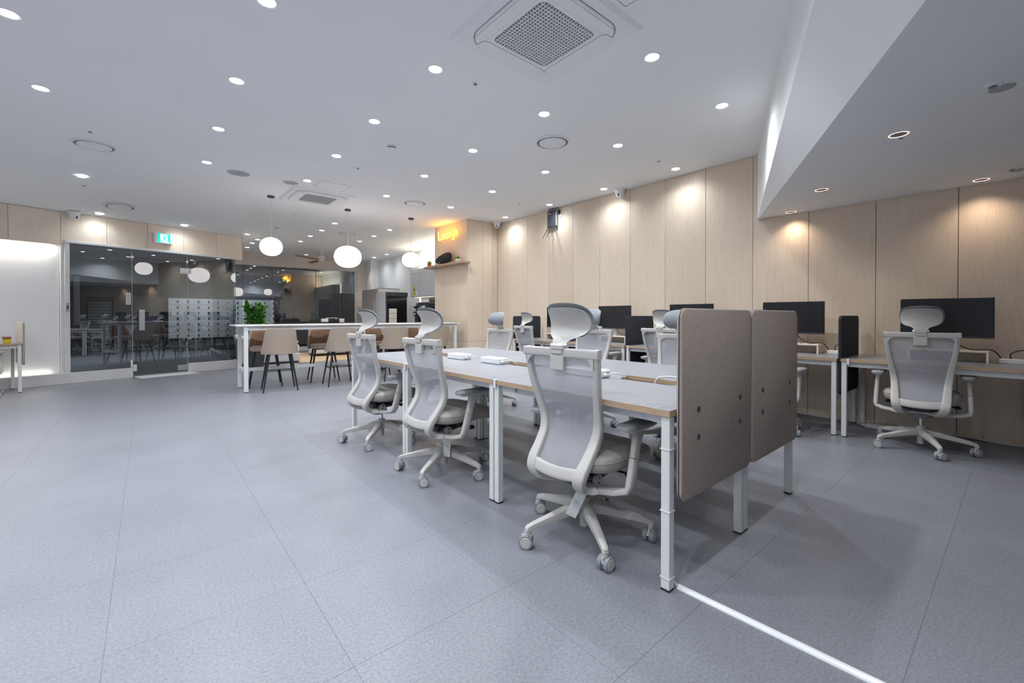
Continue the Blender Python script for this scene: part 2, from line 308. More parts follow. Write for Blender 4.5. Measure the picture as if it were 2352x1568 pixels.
def fixmesh(me, ang=35):
    b = bmesh.new(); b.from_mesh(me); bmesh.ops.recalc_face_normals(b, faces=b.faces[:]); b.to_mesh(me); b.free()
    for p in me.polygons: p.use_smooth = True
    me.set_sharp_from_angle(angle=R(ang))
def obj(name, mb, m, parent=None, loc=(0, 0, 0), rot=(0, 0, 0), ang=35):
    me = bpy.data.meshes.new(name); me.from_pydata(mb.v, [], mb.f); me.update(); fixmesh(me, ang)
    me.materials.append(m)
    o = bpy.data.objects.new(name, me); COL.objects.link(o); o.location = loc; o.rotation_euler = rot
    if parent: o.parent = parent
    return o
def inst(name, src, parent=None, loc=(0, 0, 0), rot=(0, 0, 0)):
    o = src.copy(); o.name = name; COL.objects.link(o); o.location = loc; o.rotation_euler = rot; o.parent = parent
    return o
def tag(o, label, cat, group=None):
    o['label'] = label; o['category'] = cat
    if group: o['group'] = group
    return o
def thing(name, label, cat, loc=(0, 0, 0), rz=0.0, group=None):
    o = bpy.data.objects.new(name, None); o.empty_display_size = 0.1; COL.objects.link(o)
    o.location = loc; o.rotation_euler = (0, 0, R(rz)); return tag(o, label, cat, group)
KIDS = {}
def dup(root, loc, rz, label, group=None):
    r = root.copy(); COL.objects.link(r); r.location = loc; r.rotation_euler = (0, 0, R(rz)); r['label'] = label
    if group: r['group'] = group
    def rec(src, dst):
        for ch in list(src.children):
            c = ch.copy(); COL.objects.link(c); c.parent = dst; rec(ch, c)
    rec(root, r)
    return r
def struct(name, mb, m, parent=None, **k):
    o = obj(name, mb, m, parent, **k)
    if not parent: o['kind'] = 'structure'
    return o
def sempty(name, loc=(0, 0, 0), rz=0):
    o = bpy.data.objects.new(name, None); COL.objects.link(o); o.location = loc; o.rotation_euler = (0, 0, R(rz)); o['kind'] = 'structure'; return o
def spl(keys, n):
    """catmull-rom through rows of numbers"""
    out = []; m = len(keys) - 1
    for i in range(n + 1):
        t = i / n * m; k = min(int(t), m - 1); f = t - k
        P = [keys[max(k-1, 0)], keys[k], keys[k+1], keys[min(k+2, m)]]
        out.append([0.5*((2*b) + (-a+c)*f + (2*a-5*b+4*c-d)*f*f + (-a+3*b-3*c+d)*f**3) for a, b, c, d in zip(*P)])
    return out

# ============================================================ SETTING
# ---- floor with separate tiles
fl = sempty('floor')
sub = obj('subfloor', MB().box(-6.5, -6.3, -0.08, 6.6, 15.95, -0.0018), joint, fl)
TX, TY, X0, Y0 = 0.632, 0.5870, -0.12, 0.235
tile_mesh = obj('floor_tile', MB().rbox(0.0004, 0.0004, -0.0018, TX-0.0004, TY-0.0004, 0.0, 0.0003), floor_t, fl)
def hidden_y(x, y):   # beyond the left glass wall
    return (y - 10.50) - (x + 1.04) * 0.2883 > 0.25 and x < 1.6
cells = []
for i in range(-10, 11):
    for j in range(-11, 27):
        x, y = X0 + i*TX, Y0 + j*TY
        if hidden_y(x + TX/2, y) : continue
        if y > 15.5: continue
        d = math.hypot(x + TX/2, y + TY/2)
        fwd = (x+TX/2)*0.645 + (y+TY/2)*0.764; side = (x+TX/2)*0.764 - (y+TY/2)*0.645
        vis = fwd > 0.6 and abs(side) < fwd*1.35 + 0.5
        cells.append((0 if vis else 1, d, x, y))
cells.sort(); first = True
rest = MB()
for n, (v, d, x, y) in enumerate(cells):
    if n < 290 and v == 0:
        if first: tile_mesh.location = (x, y, 0); first = False
        else: inst('floor_tile', tile_mesh, fl, (x, y, 0))
    else: rest.box(x+0.0004, y+0.0004, -0.0018, x+TX-0.0004, y+TY-0.0004, 0)
rt = obj('floor_tiles', rest, floor_t, fl); rt['kind'] = 'stuff'

# ---- left glass wall frame of reference: s along the wall, q outwards (away from the room)
LP = Vector((-1.04, 10.535, 0)); LA = 16.07
def LM(): return Matrix.Translation(LP) @ Matrix.Rotation(R(LA), 4, 'Z')
LD = Vector((math.cos(R(LA)), math.sin(R(LA)), 0)); LN = Vector((-LD.y, LD.x, 0))
def lw(s_, q, z=0): p = LP + LD*s_ + LN*q; return (p.x, p.y, z)

# ---- ceiling: flat field plus the shallow slope that falls to the left glass wall
SC = 2.925
foldL = (-7.0, 7.98 - 5.65*0.288); foldR = (1.30, 8.74)
wl = lw(-6.6, 0.12); wr = lw(2.79, 0.0)
c = MB()
c.add([(-7, -6.4, HC), (7, -6.4, HC), (7, 16.4, HC), (1.75, 16.4, HC), (wr[0]+0.01, wr[1], HC), (foldR[0], foldR[1], HC), (foldL[0], foldL[1], HC),
       (-7, -6.4, HC+0.2), (7, -6.4, HC+0.2), (7, 16.4, HC+0.2), (1.75, 16.4, HC+0.2), (-7, 16.4, HC+0.2)],
      [(0, 6, 5, 4, 3, 2, 1), (7, 8, 9, 10, 11)])
c.add([(foldL[0], foldL[1], HC), (foldR[0], foldR[1], HC), (wr[0]+0.01, wr[1], SC), (wl[0], wl[1], SC), (wr[0]+0.01, wr[1], HC)],
      [(0, 3, 2, 1), (1, 2, 4)])
ceil = struct('ceiling', c, ceil_m, ang=20)
def slope_z(x, y):
    # height of the sloped strip
    dn = ((foldR[1]-foldL[1]) / (foldR[0]-foldL[0]))
    y0 = foldL[1] + (x - foldL[0]) * dn
    yw = wl[1] + (x - wl[0]) * (wr[1]-wl[1])/(wr[0]-wl[0])
    if x > 1.68 or y < y0: return HC
    return HC + (SC - HC) * (y - y0) / (yw - y0)

# ---- right wall of birch panels
WX = 5.88
wr_ = sempty('wall_right')
obj('wall_backing', MB().box(WX+0.012, -6.3, 0, WX+0.15, 7.6, HC), dark_gap, wr_)
ys = [0.3985 + 0.607*k for k in range(-11, 12)] + [7.45]
for a, b in zip(ys[:-1], ys[1:]):
    if b <= -6.4: continue
    obj('wall_panel', MB().rbox(0, -(b-a)/2+0.0022, 0.004, 0.02, (b-a)/2-0.0022, HC-0.002, 0.0015), birch, wr_, (WX, (a+b)/2, 0))
# wedge wall and lounge pillar
wp = sempty('wall_pillar')
obj('wall_backing', MB().prism([(5.105, 7.465), (WX+0.1, 7.465), (WX+0.1, 8.775), (5.105, 8.775)], 0, HC-0.001), dark_gap, wp)
for a, b in ((5.09, 5.475), (5.475, 5.735), (5.735, WX)):
    for z0, z1 in ((0.004, 0.62), (0.6245, HC-0.001)):
        obj('wall_panel', MB().rbox(-(b-a)/2+0.002, 0, z0, (b-a)/2-0.002, 0.015, z1, 0.0015), birch, wp, ((a+b)/2, 7.45, 0))
for a, b in ((7.468, 7.84), (7.84, 8.46), (8.46, 8.778)):
    for z0, z1 in ((0.004, 0.62), (0.6245, HC-0.001)):
        obj('wall_panel', MB().rbox(0, -(b-a)/2+0.002, z0, 0.015, (b-a)/2-0.002, z1, 0.0015), birch, wp, (5.09, (a+b)/2, 0))
for a, b in ((5.09, 5.55), (5.55, 6.0), (6.0, 6.448)):
    obj('wall_panel', MB().rbox(-(b-a)/2+0.002, 0, 0.004, (b-a)/2-0.002, 0.015, HC-0.001, 0.0015), birch, wp, ((a+b)/2, 8.779, 0))
obj('wall_backing', MB().box(WX+0.1, 8.6, 0, 6.448, 8.775, HC-0.001), dark_gap, wp)
# kitchen wall, rear pier, header over the lounge window
struct('wall_kitchen', MB().box(6.45, 8.80, 0, 6.6, 16.0, HC), wallp)
struct('wall_back_pier', MB().box(6.17, 15.2, 0, 6.449, 16.0, HC), wallp)
BA = -1.0   # angle of the lounge window wall
BP = Vector((2.30, 15.82, 0)); BD = Vector((math.cos(R(BA)), math.sin(R(BA)), 0)); BN = Vector((-BD.y, BD.x, 0))
bw = sempty('wall_back', tuple(BP), BA)
obj('header', MB().box(-0.9, 0, 2.92, 3.9, 0.2, HC), beigep, bw)
obj('lintel', MB().box(-0.9, -0.05, 2.80, 3.76, 0.2, 2.925), beigep, bw)
obj('pier', MB().box(3.57, -0.03, 0, 3.9, 0.2, 2.95), beigep, bw)
obj('sill', MB().box(-0.9, -0.04, 0, 3.57, 0.15, 0.09), plinth_m, bw)
wn = sempty('window_2', tuple(BP), BA)
for a, b in ((-0.78, 0.0), (0.012, 0.81), (0.822, 2.16), (2.172, 3.50)):
    obj('pane', MB().box(a, 0.03, 0.09, b, 0.042, 2.80), glass, wn)
obj('window_frame', MB().rbox(3.50, 0.0, 0.0, 3.57, 0.08, 2.80, 0.004).rbox(-0.8, 0.0, 2.775, 3.57, 0.08, 2.80, 0.004).rbox(-0.8, 0.0, 0.09, 3.57, 0.08, 0.115, 0.004), whitem, wn)

# ---- left wall: plinth, white panels, fascia, glass front
lwall = sempty('wall_left', tuple(LP), LA)
obj('wall_backing', MB().box(-6.6, 0.12, 0, -0.06, 0.3, SC+0.05), wallp, lwall)
for a, b in ((-4.6, -3.4), (-3.4, -2.2), (-2.2, -1.05), (-1.05, -0.085)):
    obj('wall_panel', MB().rbox(-(b-a)/2+0.002, 0.06, 0.185, (b-a)/2-0.002, 0.075, 2.335, 0.002), frost, lwall, ((a+b)/2, 0, 0))
fsm = [-0.075 + 0.5845*k for k in range(-9, 5)] + [2.79]
for a, b in zip(fsm[:-1], fsm[1:]):
    z0 = 2.36 if b < 0 else 2.452
    if a < -0.04 < b:
        obj('fascia_panel', MB().prism([(-(b-a)/2+0.002, 2.36), (-0.035-(a+b)/2, 2.36), (-0.035-(a+b)/2, 2.452), ((b-a)/2-0.002, 2.452), ((b-a)/2-0.002, SC-0.002), (-(b-a)/2+0.002, SC-0.002)], 0, 0.02).xf(Matrix.Rotation(R(90), 4, 'X')), birch_h, lwall, ((a+b)/2, 0.02, 0))
    else:
        obj('fascia_panel', MB().rbox(-(b-a)/2+0.002, 0.0, z0, (b-a)/2-0.002, 0.018, SC-0.002, 0.001), birch_h, lwall, ((a+b)/2, 0, 0))
obj('fascia_core', MB().box(-6.6, 0.022, 2.375, -0.04, 0.12, SC).box(-0.04, 0.022, 2.455, 2.77, 0.12, SC), dark_gap, lwall)
obj('fascia_return', MB().box(2.772, 0.0, 2.452, 2.79, 0.5, SC), birch_h, lwall)
struct('baseboard_left', MB().rbox(-6.6, -0.012, 0, 0.86, 0.11, 0.183, 0.004), plinth_m, loc=tuple(LP), rot=(0, 0, R(LA)))
struct('baseboard_glass', MB().rbox(1.745, -0.012, 0, 2.66, 0.11, 0.188, 0.004), plinth_m, loc=tuple(LP), rot=(0, 0, R(LA)))
w1 = sempty('window_1', tuple(LP), LA)
obj('window_frame', MB().rbox(-0.035, -0.01, 0.18, 0.028, 0.09, 2.452, 0.004).rbox(-0.035, -0.02, 2.405, 2.78, 0.09, 2.452, 0.006).rbox(-0.083, 0.004, 0.183, -0.0355, 0.09, 2.36, 0.003), whitem, w1)
obj('pane', MB().box(0.028, 0.03, 0.185, 0.862, 0.042, 2.405), glass, w1)
obj('pane', MB().box(1.745, 0.03, 0.19, 2.655, 0.042, 2.405), glass, w1)
obj('pane', MB().box(0.867, 0.03, 2.26, 1.74, 0.042, 2.405), glass, w1)
obj('clamp', MB().rbox(0.835, 0.02, 0.19, 0.866, 0.052, 0.33, 0.003), whitem, w1)
obj('clamp', MB().rbox(0.845, 0.02, 2.24, 0.892, 0.052, 2.285, 0.003), whitem, w1)
obj('clamp', MB().rbox(1.725, 0.02, 2.24, 1.76, 0.052, 2.285, 0.003), whitem, w1)
obj('edge_seal', MB().box(0.862, 0.029, 0.01, 0.8665, 0.043, 2.405), whitem, w1)
obj('edge_seal', MB().box(1.7402, 0.029, 0.01, 1.7447, 0.043, 2.405), whitem, w1)
d1 = sempty('door_1', tuple(LP), LA)
obj('pane', MB().box(0.868, 0.03, 0.02, 1.739, 0.042, 2.255), glass, d1)
obj('door_handle', MB().rbox(0.957, -0.005, 0.885, 1.045, 0.012, 1.27, 0.004).rbox(0.97, 0.012, 0.92, 1.03, 0.03, 0.95, 0.003).rbox(0.97, 0.012, 1.2, 1.03, 0.03, 1.23, 0.003), steel, d1)
obj('patch_fitting', MB().rbox(1.57, 0.018, 0.06, 1.738, 0.054, 0.165, 0.003), chrome, d1)
obj('patch_fitting', MB().rbox(0.872, 0.018, 0.115, 0.925, 0.054, 0.24, 0.003), whitem, d1)
struct('trim_1', MB().add([(0.90, -0.30, 0.001), (1.86, -0.30, 0.001), (1.74, 0.02, 0.018), (0.88, 0.02, 0.018), (0.88, 0.1, 0.018), (1.74, 0.1, 0.018), (0.88, 0.1, 0), (1.74, 0.1, 0)],
      [(0, 1, 2, 3), (3, 2, 5, 4), (4, 5, 7, 6), (0, 6, 7, 1), (0, 3, 4, 6), (1, 7, 5, 2)]), plinth_m, loc=tuple(LP), rot=(0, 0, R(LA)))
# return glass from the corner towards the lounge window
cx_, cy_, _ = lw(2.62, 0.05)
w3 = sempty('window_3', (cx_, cy_, 0))
for a, b in ((0.0, 1.2), (1.212, 2.45), (2.462, 3.6), (3.612, 4.4)):
    obj('pane', MB().box(-0.006, a+0.01, 0.19, 0.006, b, 2.405), glass_clear, w3)
obj('window_frame', MB().rbox(-0.03, 0.0, 2.405, 0.03, 4.4, 2.46, 0.004).rbox(-0.05, 0.06, 0, 0.05, 4.4, 0.19, 0.004), whitem, w3)
struct('trim_2', MB().box(cx_-0.05, cy_+0.1, 2.46, cx_+0.09, 16.2, HC), beigep)

# ---- rear and side walls behind the camera
struct('wall_rear', MB().box(-7, -6.4, 0, 7, -6.25, HC), wallp)
struct('wall_far_left', MB().box(-6.6, -6.3, 0, -6.45, 9.1, HC), wallp)

# ---- white soffit under the stair
sf = MB()
b0 = (5.872, 2.163); b1 = (-1.6, 2.163 - 7.472*0.5355)
t1 = (-1.6, 2.163 - 7.472*0.446)
sf.add([(b0[0], b0[1], 2.367), (b1[0], b1[1], 2.367), (-1.6, -6.25, 2.367), (b0[0], -6.25, 2.367),
        (b0[0], b0[1], HC), (t1[0], t1[1], HC), (-1.6, -6.25, HC), (b0[0], -6.25, HC)],
       [(0, 3, 2, 1), (4, 5, 6, 7), (0, 1, 5, 4), (1, 2, 6, 5), (2, 3, 7, 6), (3, 0, 4, 7)])
struct('trim_soffit', sf, wallp, ang=20)

# ---- lobby beyond the glass
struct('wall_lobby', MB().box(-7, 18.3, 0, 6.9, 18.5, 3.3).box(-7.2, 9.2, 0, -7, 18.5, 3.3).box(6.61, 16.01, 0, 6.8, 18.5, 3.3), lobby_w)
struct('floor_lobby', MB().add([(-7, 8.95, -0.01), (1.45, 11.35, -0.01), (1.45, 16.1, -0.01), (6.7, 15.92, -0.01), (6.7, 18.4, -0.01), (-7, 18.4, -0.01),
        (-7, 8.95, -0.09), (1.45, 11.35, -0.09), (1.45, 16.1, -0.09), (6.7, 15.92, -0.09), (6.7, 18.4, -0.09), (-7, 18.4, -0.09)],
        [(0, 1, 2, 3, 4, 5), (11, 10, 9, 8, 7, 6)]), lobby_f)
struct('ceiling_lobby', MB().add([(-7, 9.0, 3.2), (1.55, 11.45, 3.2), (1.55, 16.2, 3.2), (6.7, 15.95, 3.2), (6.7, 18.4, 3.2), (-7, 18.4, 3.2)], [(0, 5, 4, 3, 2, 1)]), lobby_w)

# ============================================================ CEILING FIXTURES
def downlight_mb():
    return MB().lathe([(0.050, -0.001), (0.064, -0.004), (0.066, 0.0), (0.050, 0.0)], n=24, cap=False)
dl0 = None
def downlight(x, y, label, group, watt, z=HC, kind='cool', size=152):
    global dl0
    if dl0 is None:
        dl0 = thing('downlight', label, 'ceiling light', (x, y, z), 0, group)
        obj('trim_ring', downlight_mb(), whitepl, dl0)
        obj('diffuser', MB().lathe([(0.052, -0.0015), (0.052, 0.0005)], n=24), lampglow, dl0)
        d = dl0
    else:
        d = dup(dl0, (x, y, z), 0, label, group)
    if kind == 'warm':
        for c_ in d.children:
            if c_.name.startswith('diffuser'):
                c_.data = c_.data.copy(); c_.data.materials[0] = lampwarm
    if watt: spot('lamp_light', (x, y, z-0.02), watt, COOL if kind == 'cool' else WARM, size)
    return d
G1 = 'cool white downlights in the main ceiling grid'
main = [(-0.704, 4.41), (0.60, 3.16), (-0.715, 5.66), (0.60, 4.39), (1.82, 3.13), (3.035, 1.89), (4.245, 1.886), (0.60, 5.64), (1.82, 4.375), (3.055, 3.115),
        (4.285, 3.12), (5.57, 3.10), (0.61, 6.96), (1.84, 5.62), (3.06, 4.365), (4.29, 4.35), (5.573, 4.325), (1.84, 6.93), (3.075, 5.60), (4.303, 5.587),
        (5.60, 5.57), (3.095, 6.94), (4.326, 6.89), (5.62, 6.86)]
ORD = ['first', 'second', 'third', 'fourth', 'fifth', 'sixth', 'seventh']
rowk = [1.89, 3.12, 4.38, 5.62, 6.93]
rowd = ['frontmost ceiling row by the big cassette unit', 'second ceiling row from the front', 'middle ceiling row, the third', 'fourth ceiling row from the front', 'hindmost ceiling row before the bar']
for x, y in main:
    r_ = min(range(5), key=lambda k: abs(rowk[k]-y)); xs = sorted(p[0] for p in main if min(range(5), key=lambda k: abs(rowk[k]-p[1])) == r_)
    downlight(x, y, 'cool-white downlight, ' + ORD[xs.index(x)] + ' from the left in the ' + rowd[r_], G1, LAMP_W*(0.5 if x > 5.5 else 1))
# the same grid carries on above and behind the photographer: lamps only
for x in (-3.2, -1.95, -0.7, 0.6, 1.82):
    for y in (1.88, 0.62, -0.64, -1.9, -3.16, -4.4):
        if x > -1.5 and y < 2.163 - (5.872 - x)*0.50 + 0.3: continue
        spot('lamp_light', (x, y, HC-0.02), LAMP_W, COOL, 152)
for x, y in ((-1.95, 3.15), (-3.2, 3.15), (-3.2, 4.4), (-1.95, 4.4), (-3.2, 5.6), (-1.95, 5.6), (-3.2, 0.6), (-1.95, 6.85), (-1.95, 8.1), (-2.05, 9.35), (-3.2, 6.85), (-3.2, 8.1), (-4.4, 6.8), (-4.4, 4.4)): spot('lamp_light', (x, y, HC-0.02), LAMP_W, COOL, 152)  # the far left ones are unseen spots added to brighten the fascia
G2 = 'downlights over the sloped ceiling strip at the glass front'
def on_slope(px_x, px_y):
    # straight line from the lens centre to the flat-ceiling point, stopped at the sloped strip
    t = 1.0
    for _ in range(60):
        x, y = px_x*t, px_y*t; z = 1.15 + (HC-1.15)*t
        t *= 1 - (z - slope_z(x, y)) / (HC-1.15) * 0.8
    return px_x*t, px_y*t, slope_z(px_x*t, px_y*t) - 0.004
for x, y, lab in ((-0.713, 8.798, 'cool-white downlight near the left edge of the glass front, the nearest to the room'), (-0.714, 11.773, 'cool-white downlight beside the white dome camera over the glass front'),
             (0.645, 12.063, 'cool-white downlight right above the green exit sign')):
    X, Y, Z = on_slope(x, y)
    downlight(X, Y, lab, G2, LAMP_W*0.22, Z-0.002).rotation_euler = (R(-5.5), 0, R(16))
G3 = 'small downlights in the lounge ceiling'
LNG = ((1.90, 12.4), (3.141, 9.718), (3.159, 10.704), (3.162, 11.643), (3.174, 12.628), (4.363, 9.619), (4.39, 10.605), (4.398, 11.594), (2.241, 13.07), (2.227, 13.79), (2.259, 14.75),
             (6.0, 13.464), (6.0, 14.485), (5.957, 10.734), (5.948, 11.849))
for x, y in LNG:
    if x < 2: lab_ = 'small lounge downlight just right of the birch fascia end, the nearest there'
    else:
        ln_ = [p for p in LNG if abs(p[0]-x) < 0.2 and p[0] > 2]; k_ = sorted(p[1] for p in ln_).index(y)
        lab_ = 'small lounge downlight, ' + ORD[k_] + ' nearest in the line ' + ('by the birch fascia end' if x < 2.5 else 'between the left and middle globes' if x < 3.5 else 'right of the middle globe' if x < 5 else 'above the kitchen wall')
    downlight(x, y, lab_, G3, LAMP_W*(0.62 if x < 5.5 else 0.28), kind='cool')
G4 = 'two warm spots before the lounge window header'
for x, y in ((4.013, 15.25), (4.877, 15.1)): downlight(x, y, 'tiny warm downlight at the ceiling edge ' + ('left' if x < 4.5 else 'right') + ' of the ceiling fan hub', G4, 9, kind='warm', size=90)
spot('lamp_light', (5.95, 15.2, HC-0.02), 26, WARM, 60, 0.6)
# ring downlights under the soffit
G5 = 'ring downlights under the white soffit'
def ringlight(x, y, lab):
    t = thing('ring_downlight', lab, 'ceiling light', (x, y, 2.367), 0, G5)
    obj('lit_ring', MB().lathe([(0.046, -0.0015), (0.052, -0.003), (0.054, 0.0), (0.046, 0.0)], n=24, cap=False), ring_m, t)
    obj('reflector', MB().lathe([(0.0455, -0.0006), (0.02, -0.0003), (0.001, -0.0003)], n=20, cap=False), midgrey, t)
    obj('clip', MB().box(0.075, -0.01, -0.003, 0.1, 0.01, 0), midgrey, t)
    return t
for x, y, l in ((3.851, 0.544, 'ring-lit downlight in the soffit underside, largest and nearest'), (4.965, 1.258, 'ring-lit downlight second along the soffit edge'),
                (5.75, 1.754, 'small ring-lit downlight at the tip of the soffit by the birch wall'), (5.69, 0.246, 'ring-lit downlight in the soffit above the far right birch panel')):
    ringlight(x, y, l)
    spot('lamp_light', (x, y, 2.35), 13 if x > 4.5 else 8, (1.0, 0.80, 0.62), 130, 1.0, 0.04)

# round air diffusers
def diffuser(x, y, z, lab, r=0.205, rot=None, rings=True):
    t = thing('air_diffuser', lab, 'air vent', (x, y, z), 0)
    if rot: t.rotation_euler = rot
    obj('outer_ring', MB().lathe([(r, 0.0), (r*1.02, -0.003), (r, -0.009), (r*0.90, -0.011), (r*0.87, 0.0)], n=40, cap=False), whitep2, t)
    obj('dark_slot', MB().lathe([(r*0.88, -0.003), (r*0.70, -0.003), (r*0.70, -0.0035), (r*0.88, -0.0035)], n=40, cap=False), slotm, t)
    obj('centre_disc', MB().lathe([(r*0.76, 0.0), (r*0.76, -0.012), (r*0.72, -0.016), (0.001, -0.016)], n=40), whitep2, t)
    return t
whitep2 = mat('satin_white_vent', (0.74, 0.74, 0.74), 0.5); vary(whitep2, (0.84, 0.845, 0.85), (0.86, 0.865, 0.87), nscale=3)
slotm = mat('vent_slot_grey', (0.22, 0.22, 0.22), 0.8); vary(slotm, (0.2, 0.2, 0.2), (0.24, 0.24, 0.24), nscale=3)
diffuser(-0.469, 7.134, HC, 'large round white air diffuser at the left of the ceiling')
diffuser(3.625, 3.557, HC, 'round white air diffuser in mid-ceiling, right of centre')
diffuser(3.686, 7.067, HC, 'round white air diffuser just left of the neon sign')
diffuser(3.775, 10.748, HC, 'round white air diffuser in the lounge ceiling behind the middle pendant')
X, Y, Z = on_slope(-0.379, 10.784); diffuser(X, Y, Z-0.002, 'round white air diffuser close to the birch fascia', rot=(R(-5.5), 0, R(16)))
def speaker_c(x, y, lab, r):
    t = thing('ceiling_speaker', lab, 'speaker', (x, y, HC))
    obj('bezel', MB().lathe([(r, 0.0), (r, -0.006), (r*0.9, -0.008), (r*0.88, 0)], n=36, cap=False), whitep2, t)
    obj('grille', MB().lathe([(r*0.9, -0.005), (0.001, -0.005)], n=36, cap=False), slotl, t); obj('screw', MB().lathe([(0.008, -0.005), (0.007, -0.009), (0.001, -0.009)], n=10), darkpl, t)
slotl = mat('perforated_grey', (0.42, 0.42, 0.44), 0.7); vary(slotl, (0.36, 0.36, 0.38), (0.48, 0.48, 0.5), nscale=300)
speaker_c(0.998, 7.179, 'grey round ceiling speaker left of the far cassette unit', 0.155)
speaker_c(1.674, 7.18, 'pale round ceiling speaker touching the corner of the far cassette unit', 0.115)
# sprinklers
sp0 = None
for x, y, lab in ((-0.469, 6.628, 'sprinkler head above the large left diffuser'), (2.198, 3.096, 'dark sprinkler head just below the near cassette unit'), (2.214, 5.892, 'sprinkler head in mid-ceiling right of the smoke detector'),
             (5.123, 3.087, 'sprinkler head near the right downlights by the birch wall'), (5.127, 5.849, 'sprinkler head above the black router'), (2.238, 9.374, 'sprinkler head between the two nearer pendants'),
             (2.242, 11.685, 'sprinkler head behind the left pendant globe'), (2.698, 8.224, 'sprinkler head beside the middle pendant canopy')):
    if sp0 is None:
        sp0 = thing('sprinkler', lab, 'sprinkler', (x, y, HC)); obj('cover_ring', MB().lathe([(0.038, 0), (0.036, -0.004), (0.016, -0.005), (0.016, 0)], n=20, cap=False), whitep2, sp0)
        obj('head', MB().lathe([(0.012, 0), (0.012, -0.007), (0.016, -0.009), (0.016, -0.011), (0.001, -0.012)], n=12), midgrey, sp0)
    else: dup(sp0, (x, y, HC), 0, lab)
for a, b, lab in ((-0.745, 9.424, 'sprinkler head below the leftmost far downlight'), (-0.786, 11.741, 'sprinkler head beside the dome camera over the glass front')):
    X, Y, Z = on_slope(a, b); dup(sp0, (X, Y, Z-0.001), 0, lab)
for x, y, lab in ((3.417, 0.11, 'dark sprinkler opening with a disc in the soffit underside'), (5.465, 0.063, 'small sprinkler disc at the right end of the soffit')):
    t = dup(sp0, (x, y, 2.367), 0, lab)
    obj('cover_disc', MB().lathe([(0.05, 0.0), (0.05, -0.003), (0.001, -0.004)], c=(0.07, -0.03, 0), n=24), slotl, t)
for x, y, lab in ((2.236, 4.865, 'white smoke detector in mid-ceiling'), (2.266, 10.939, 'white smoke detector in the lounge ceiling by the left pendant cord')):
    t = thing('smoke_detector', lab, 'smoke detector', (x, y, HC))
    obj('base', MB().lathe([(0.06, 0), (0.06, -0.014), (0.052, -0.02), (0.045, -0.02)], n=28), whitep2, t)
    obj('slot', MB().lathe([(0.046, -0.02), (0.044, -0.03)], n=28), dark_gap, t)
    obj('cap', MB().lathe([(0.05, -0.03), (0.048, -0.038), (0.03, -0.045), (0.001, -0.046)], n=28), whitep2, t)

# cassette air conditioners
def cassette(cx, cy, size, gs, lab, lattice, rz=0, gz=-0.034):
    t = thing('air_conditioner', lab, 'air conditioner', (cx, cy, HC), rz)
    h = size/2
    obj('outer_panel', MB().add([(-h, -h, 0), (h, -h, 0), (h, h, 0), (-h, h, 0), (-h+0.03, -h+0.03, -0.022), (h-0.03, -h+0.03, -0.022), (h-0.03, h-0.03, -0.022), (-h+0.03, h-0.03, -0.022)],
        [(0, 1, 5, 4), (1, 2, 6, 5), (2, 3, 7, 6), (3, 0, 4, 7), (4, 5, 6, 7)]), whitep2, t, ang=15)
    q = h*0.80; rr = 0.16
    def rsq(q, rr, n=8):
        P = []
        for (sx, sy, a0) in ((1, 1, 0), (-1, 1, 90), (-1, -1, 180), (1, -1, 270)):
            for k in range(n+1):
                a = R(a0 + 90*k/n); P.append((sx*(q-rr) + rr*math.cos(a), sy*(q-rr) + rr*math.sin(a)))
        return P
    obj('groove', MB().prism(rsq(q+0.004, rr), -0.0235, -0.021), slotm, t)
    A = rsq(q, rr); Bq = rsq(gs/2, 0.045)
    fm = MB(); n = len(A)
    fm.v = [(x, y, -0.022) for x, y in A] + [(x, y, -0.034) for x, y in rsq(q-0.006, rr)] + [(x, y, -0.034) for x, y in Bq] + [(x, y, -0.010) for x, y in Bq]
    for k in range(3):
        for i in range(n): j = (i+1) % n; fm.f.append((k*n+i, k*n+j, (k+1)*n+j, (k+1)*n+i))
    obj('face_frame', fm, whitep2, t)
    obj('backing', MB().prism(rsq(gs/2-0.001, 0.045), -0.014, -0.012), dark_gap, t)
    # louvre flaps on the four sides
    for k in range(4):
        w = q*0.66; y0 = q-0.105; y1 = q-0.022
        P = []
        for k2 in range(9): a = R(-90 + 90*k2/8 - 0); P.append((w + 0.04*math.cos(a)*1.2, (y0+0.04) + 0.04*math.sin(a)))
        P += [(w + 0.055, y1), (-w - 0.055, y1)]
        P += [(-x, y) for x, y in reversed(P[:9])]
        obj('flap_gap', MB().prism([(x*1.008, y + (-0.0025 if y < (y0+y1)/2 else 0.001)) for x, y in P], -0.0346, -0.033), dark_gap if k in (1, 2) else slotm, t, rot=(0, 0, R(90*k)))
        obj('flap', MB().prism(P, -0.0365, -0.0344), whitep2, t, rot=(0, 0, R(90*k)))
    g = MB(); m = 20; s2 = gs/2 - 0.004
    def half(v, r=0.045):   # keep bars inside the rounded opening
        d = abs(v) - (s2 - r)
        return s2 if d <= 0 else s2 - r + math.sqrt(max(r*r - d*d, 0))
    if lattice:
        for i in range(1, m):
            v = -s2 + 2*s2*i/m; L_ = half(v)
            g.box(v-0.003, -L_, gz, v+0.003, L_, -0.015); g.box(-L_, v-0.003, gz-0.0004, L_, v+0.003, -0.0154)
    else:
        for i in range(19):
            v = -s2 + 2*s2*(i+0.5)/19; g.box(v-0.0085, -half(v), gz, v+0.0085, half(v), -0.018)
    o = obj('grille', g, whitep2 if lattice else slotl, t); o['kind'] = 'stuff'
    return t
cassette(2.18, 2.228, 1.0, 0.525, 'square four-way ceiling cassette air conditioner with lattice grille, top centre', True)
cassette(2.235, 7.79, 1.0, 0.50, 'square four-way ceiling cassette air conditioner with ribbed grille, above the bar', False)
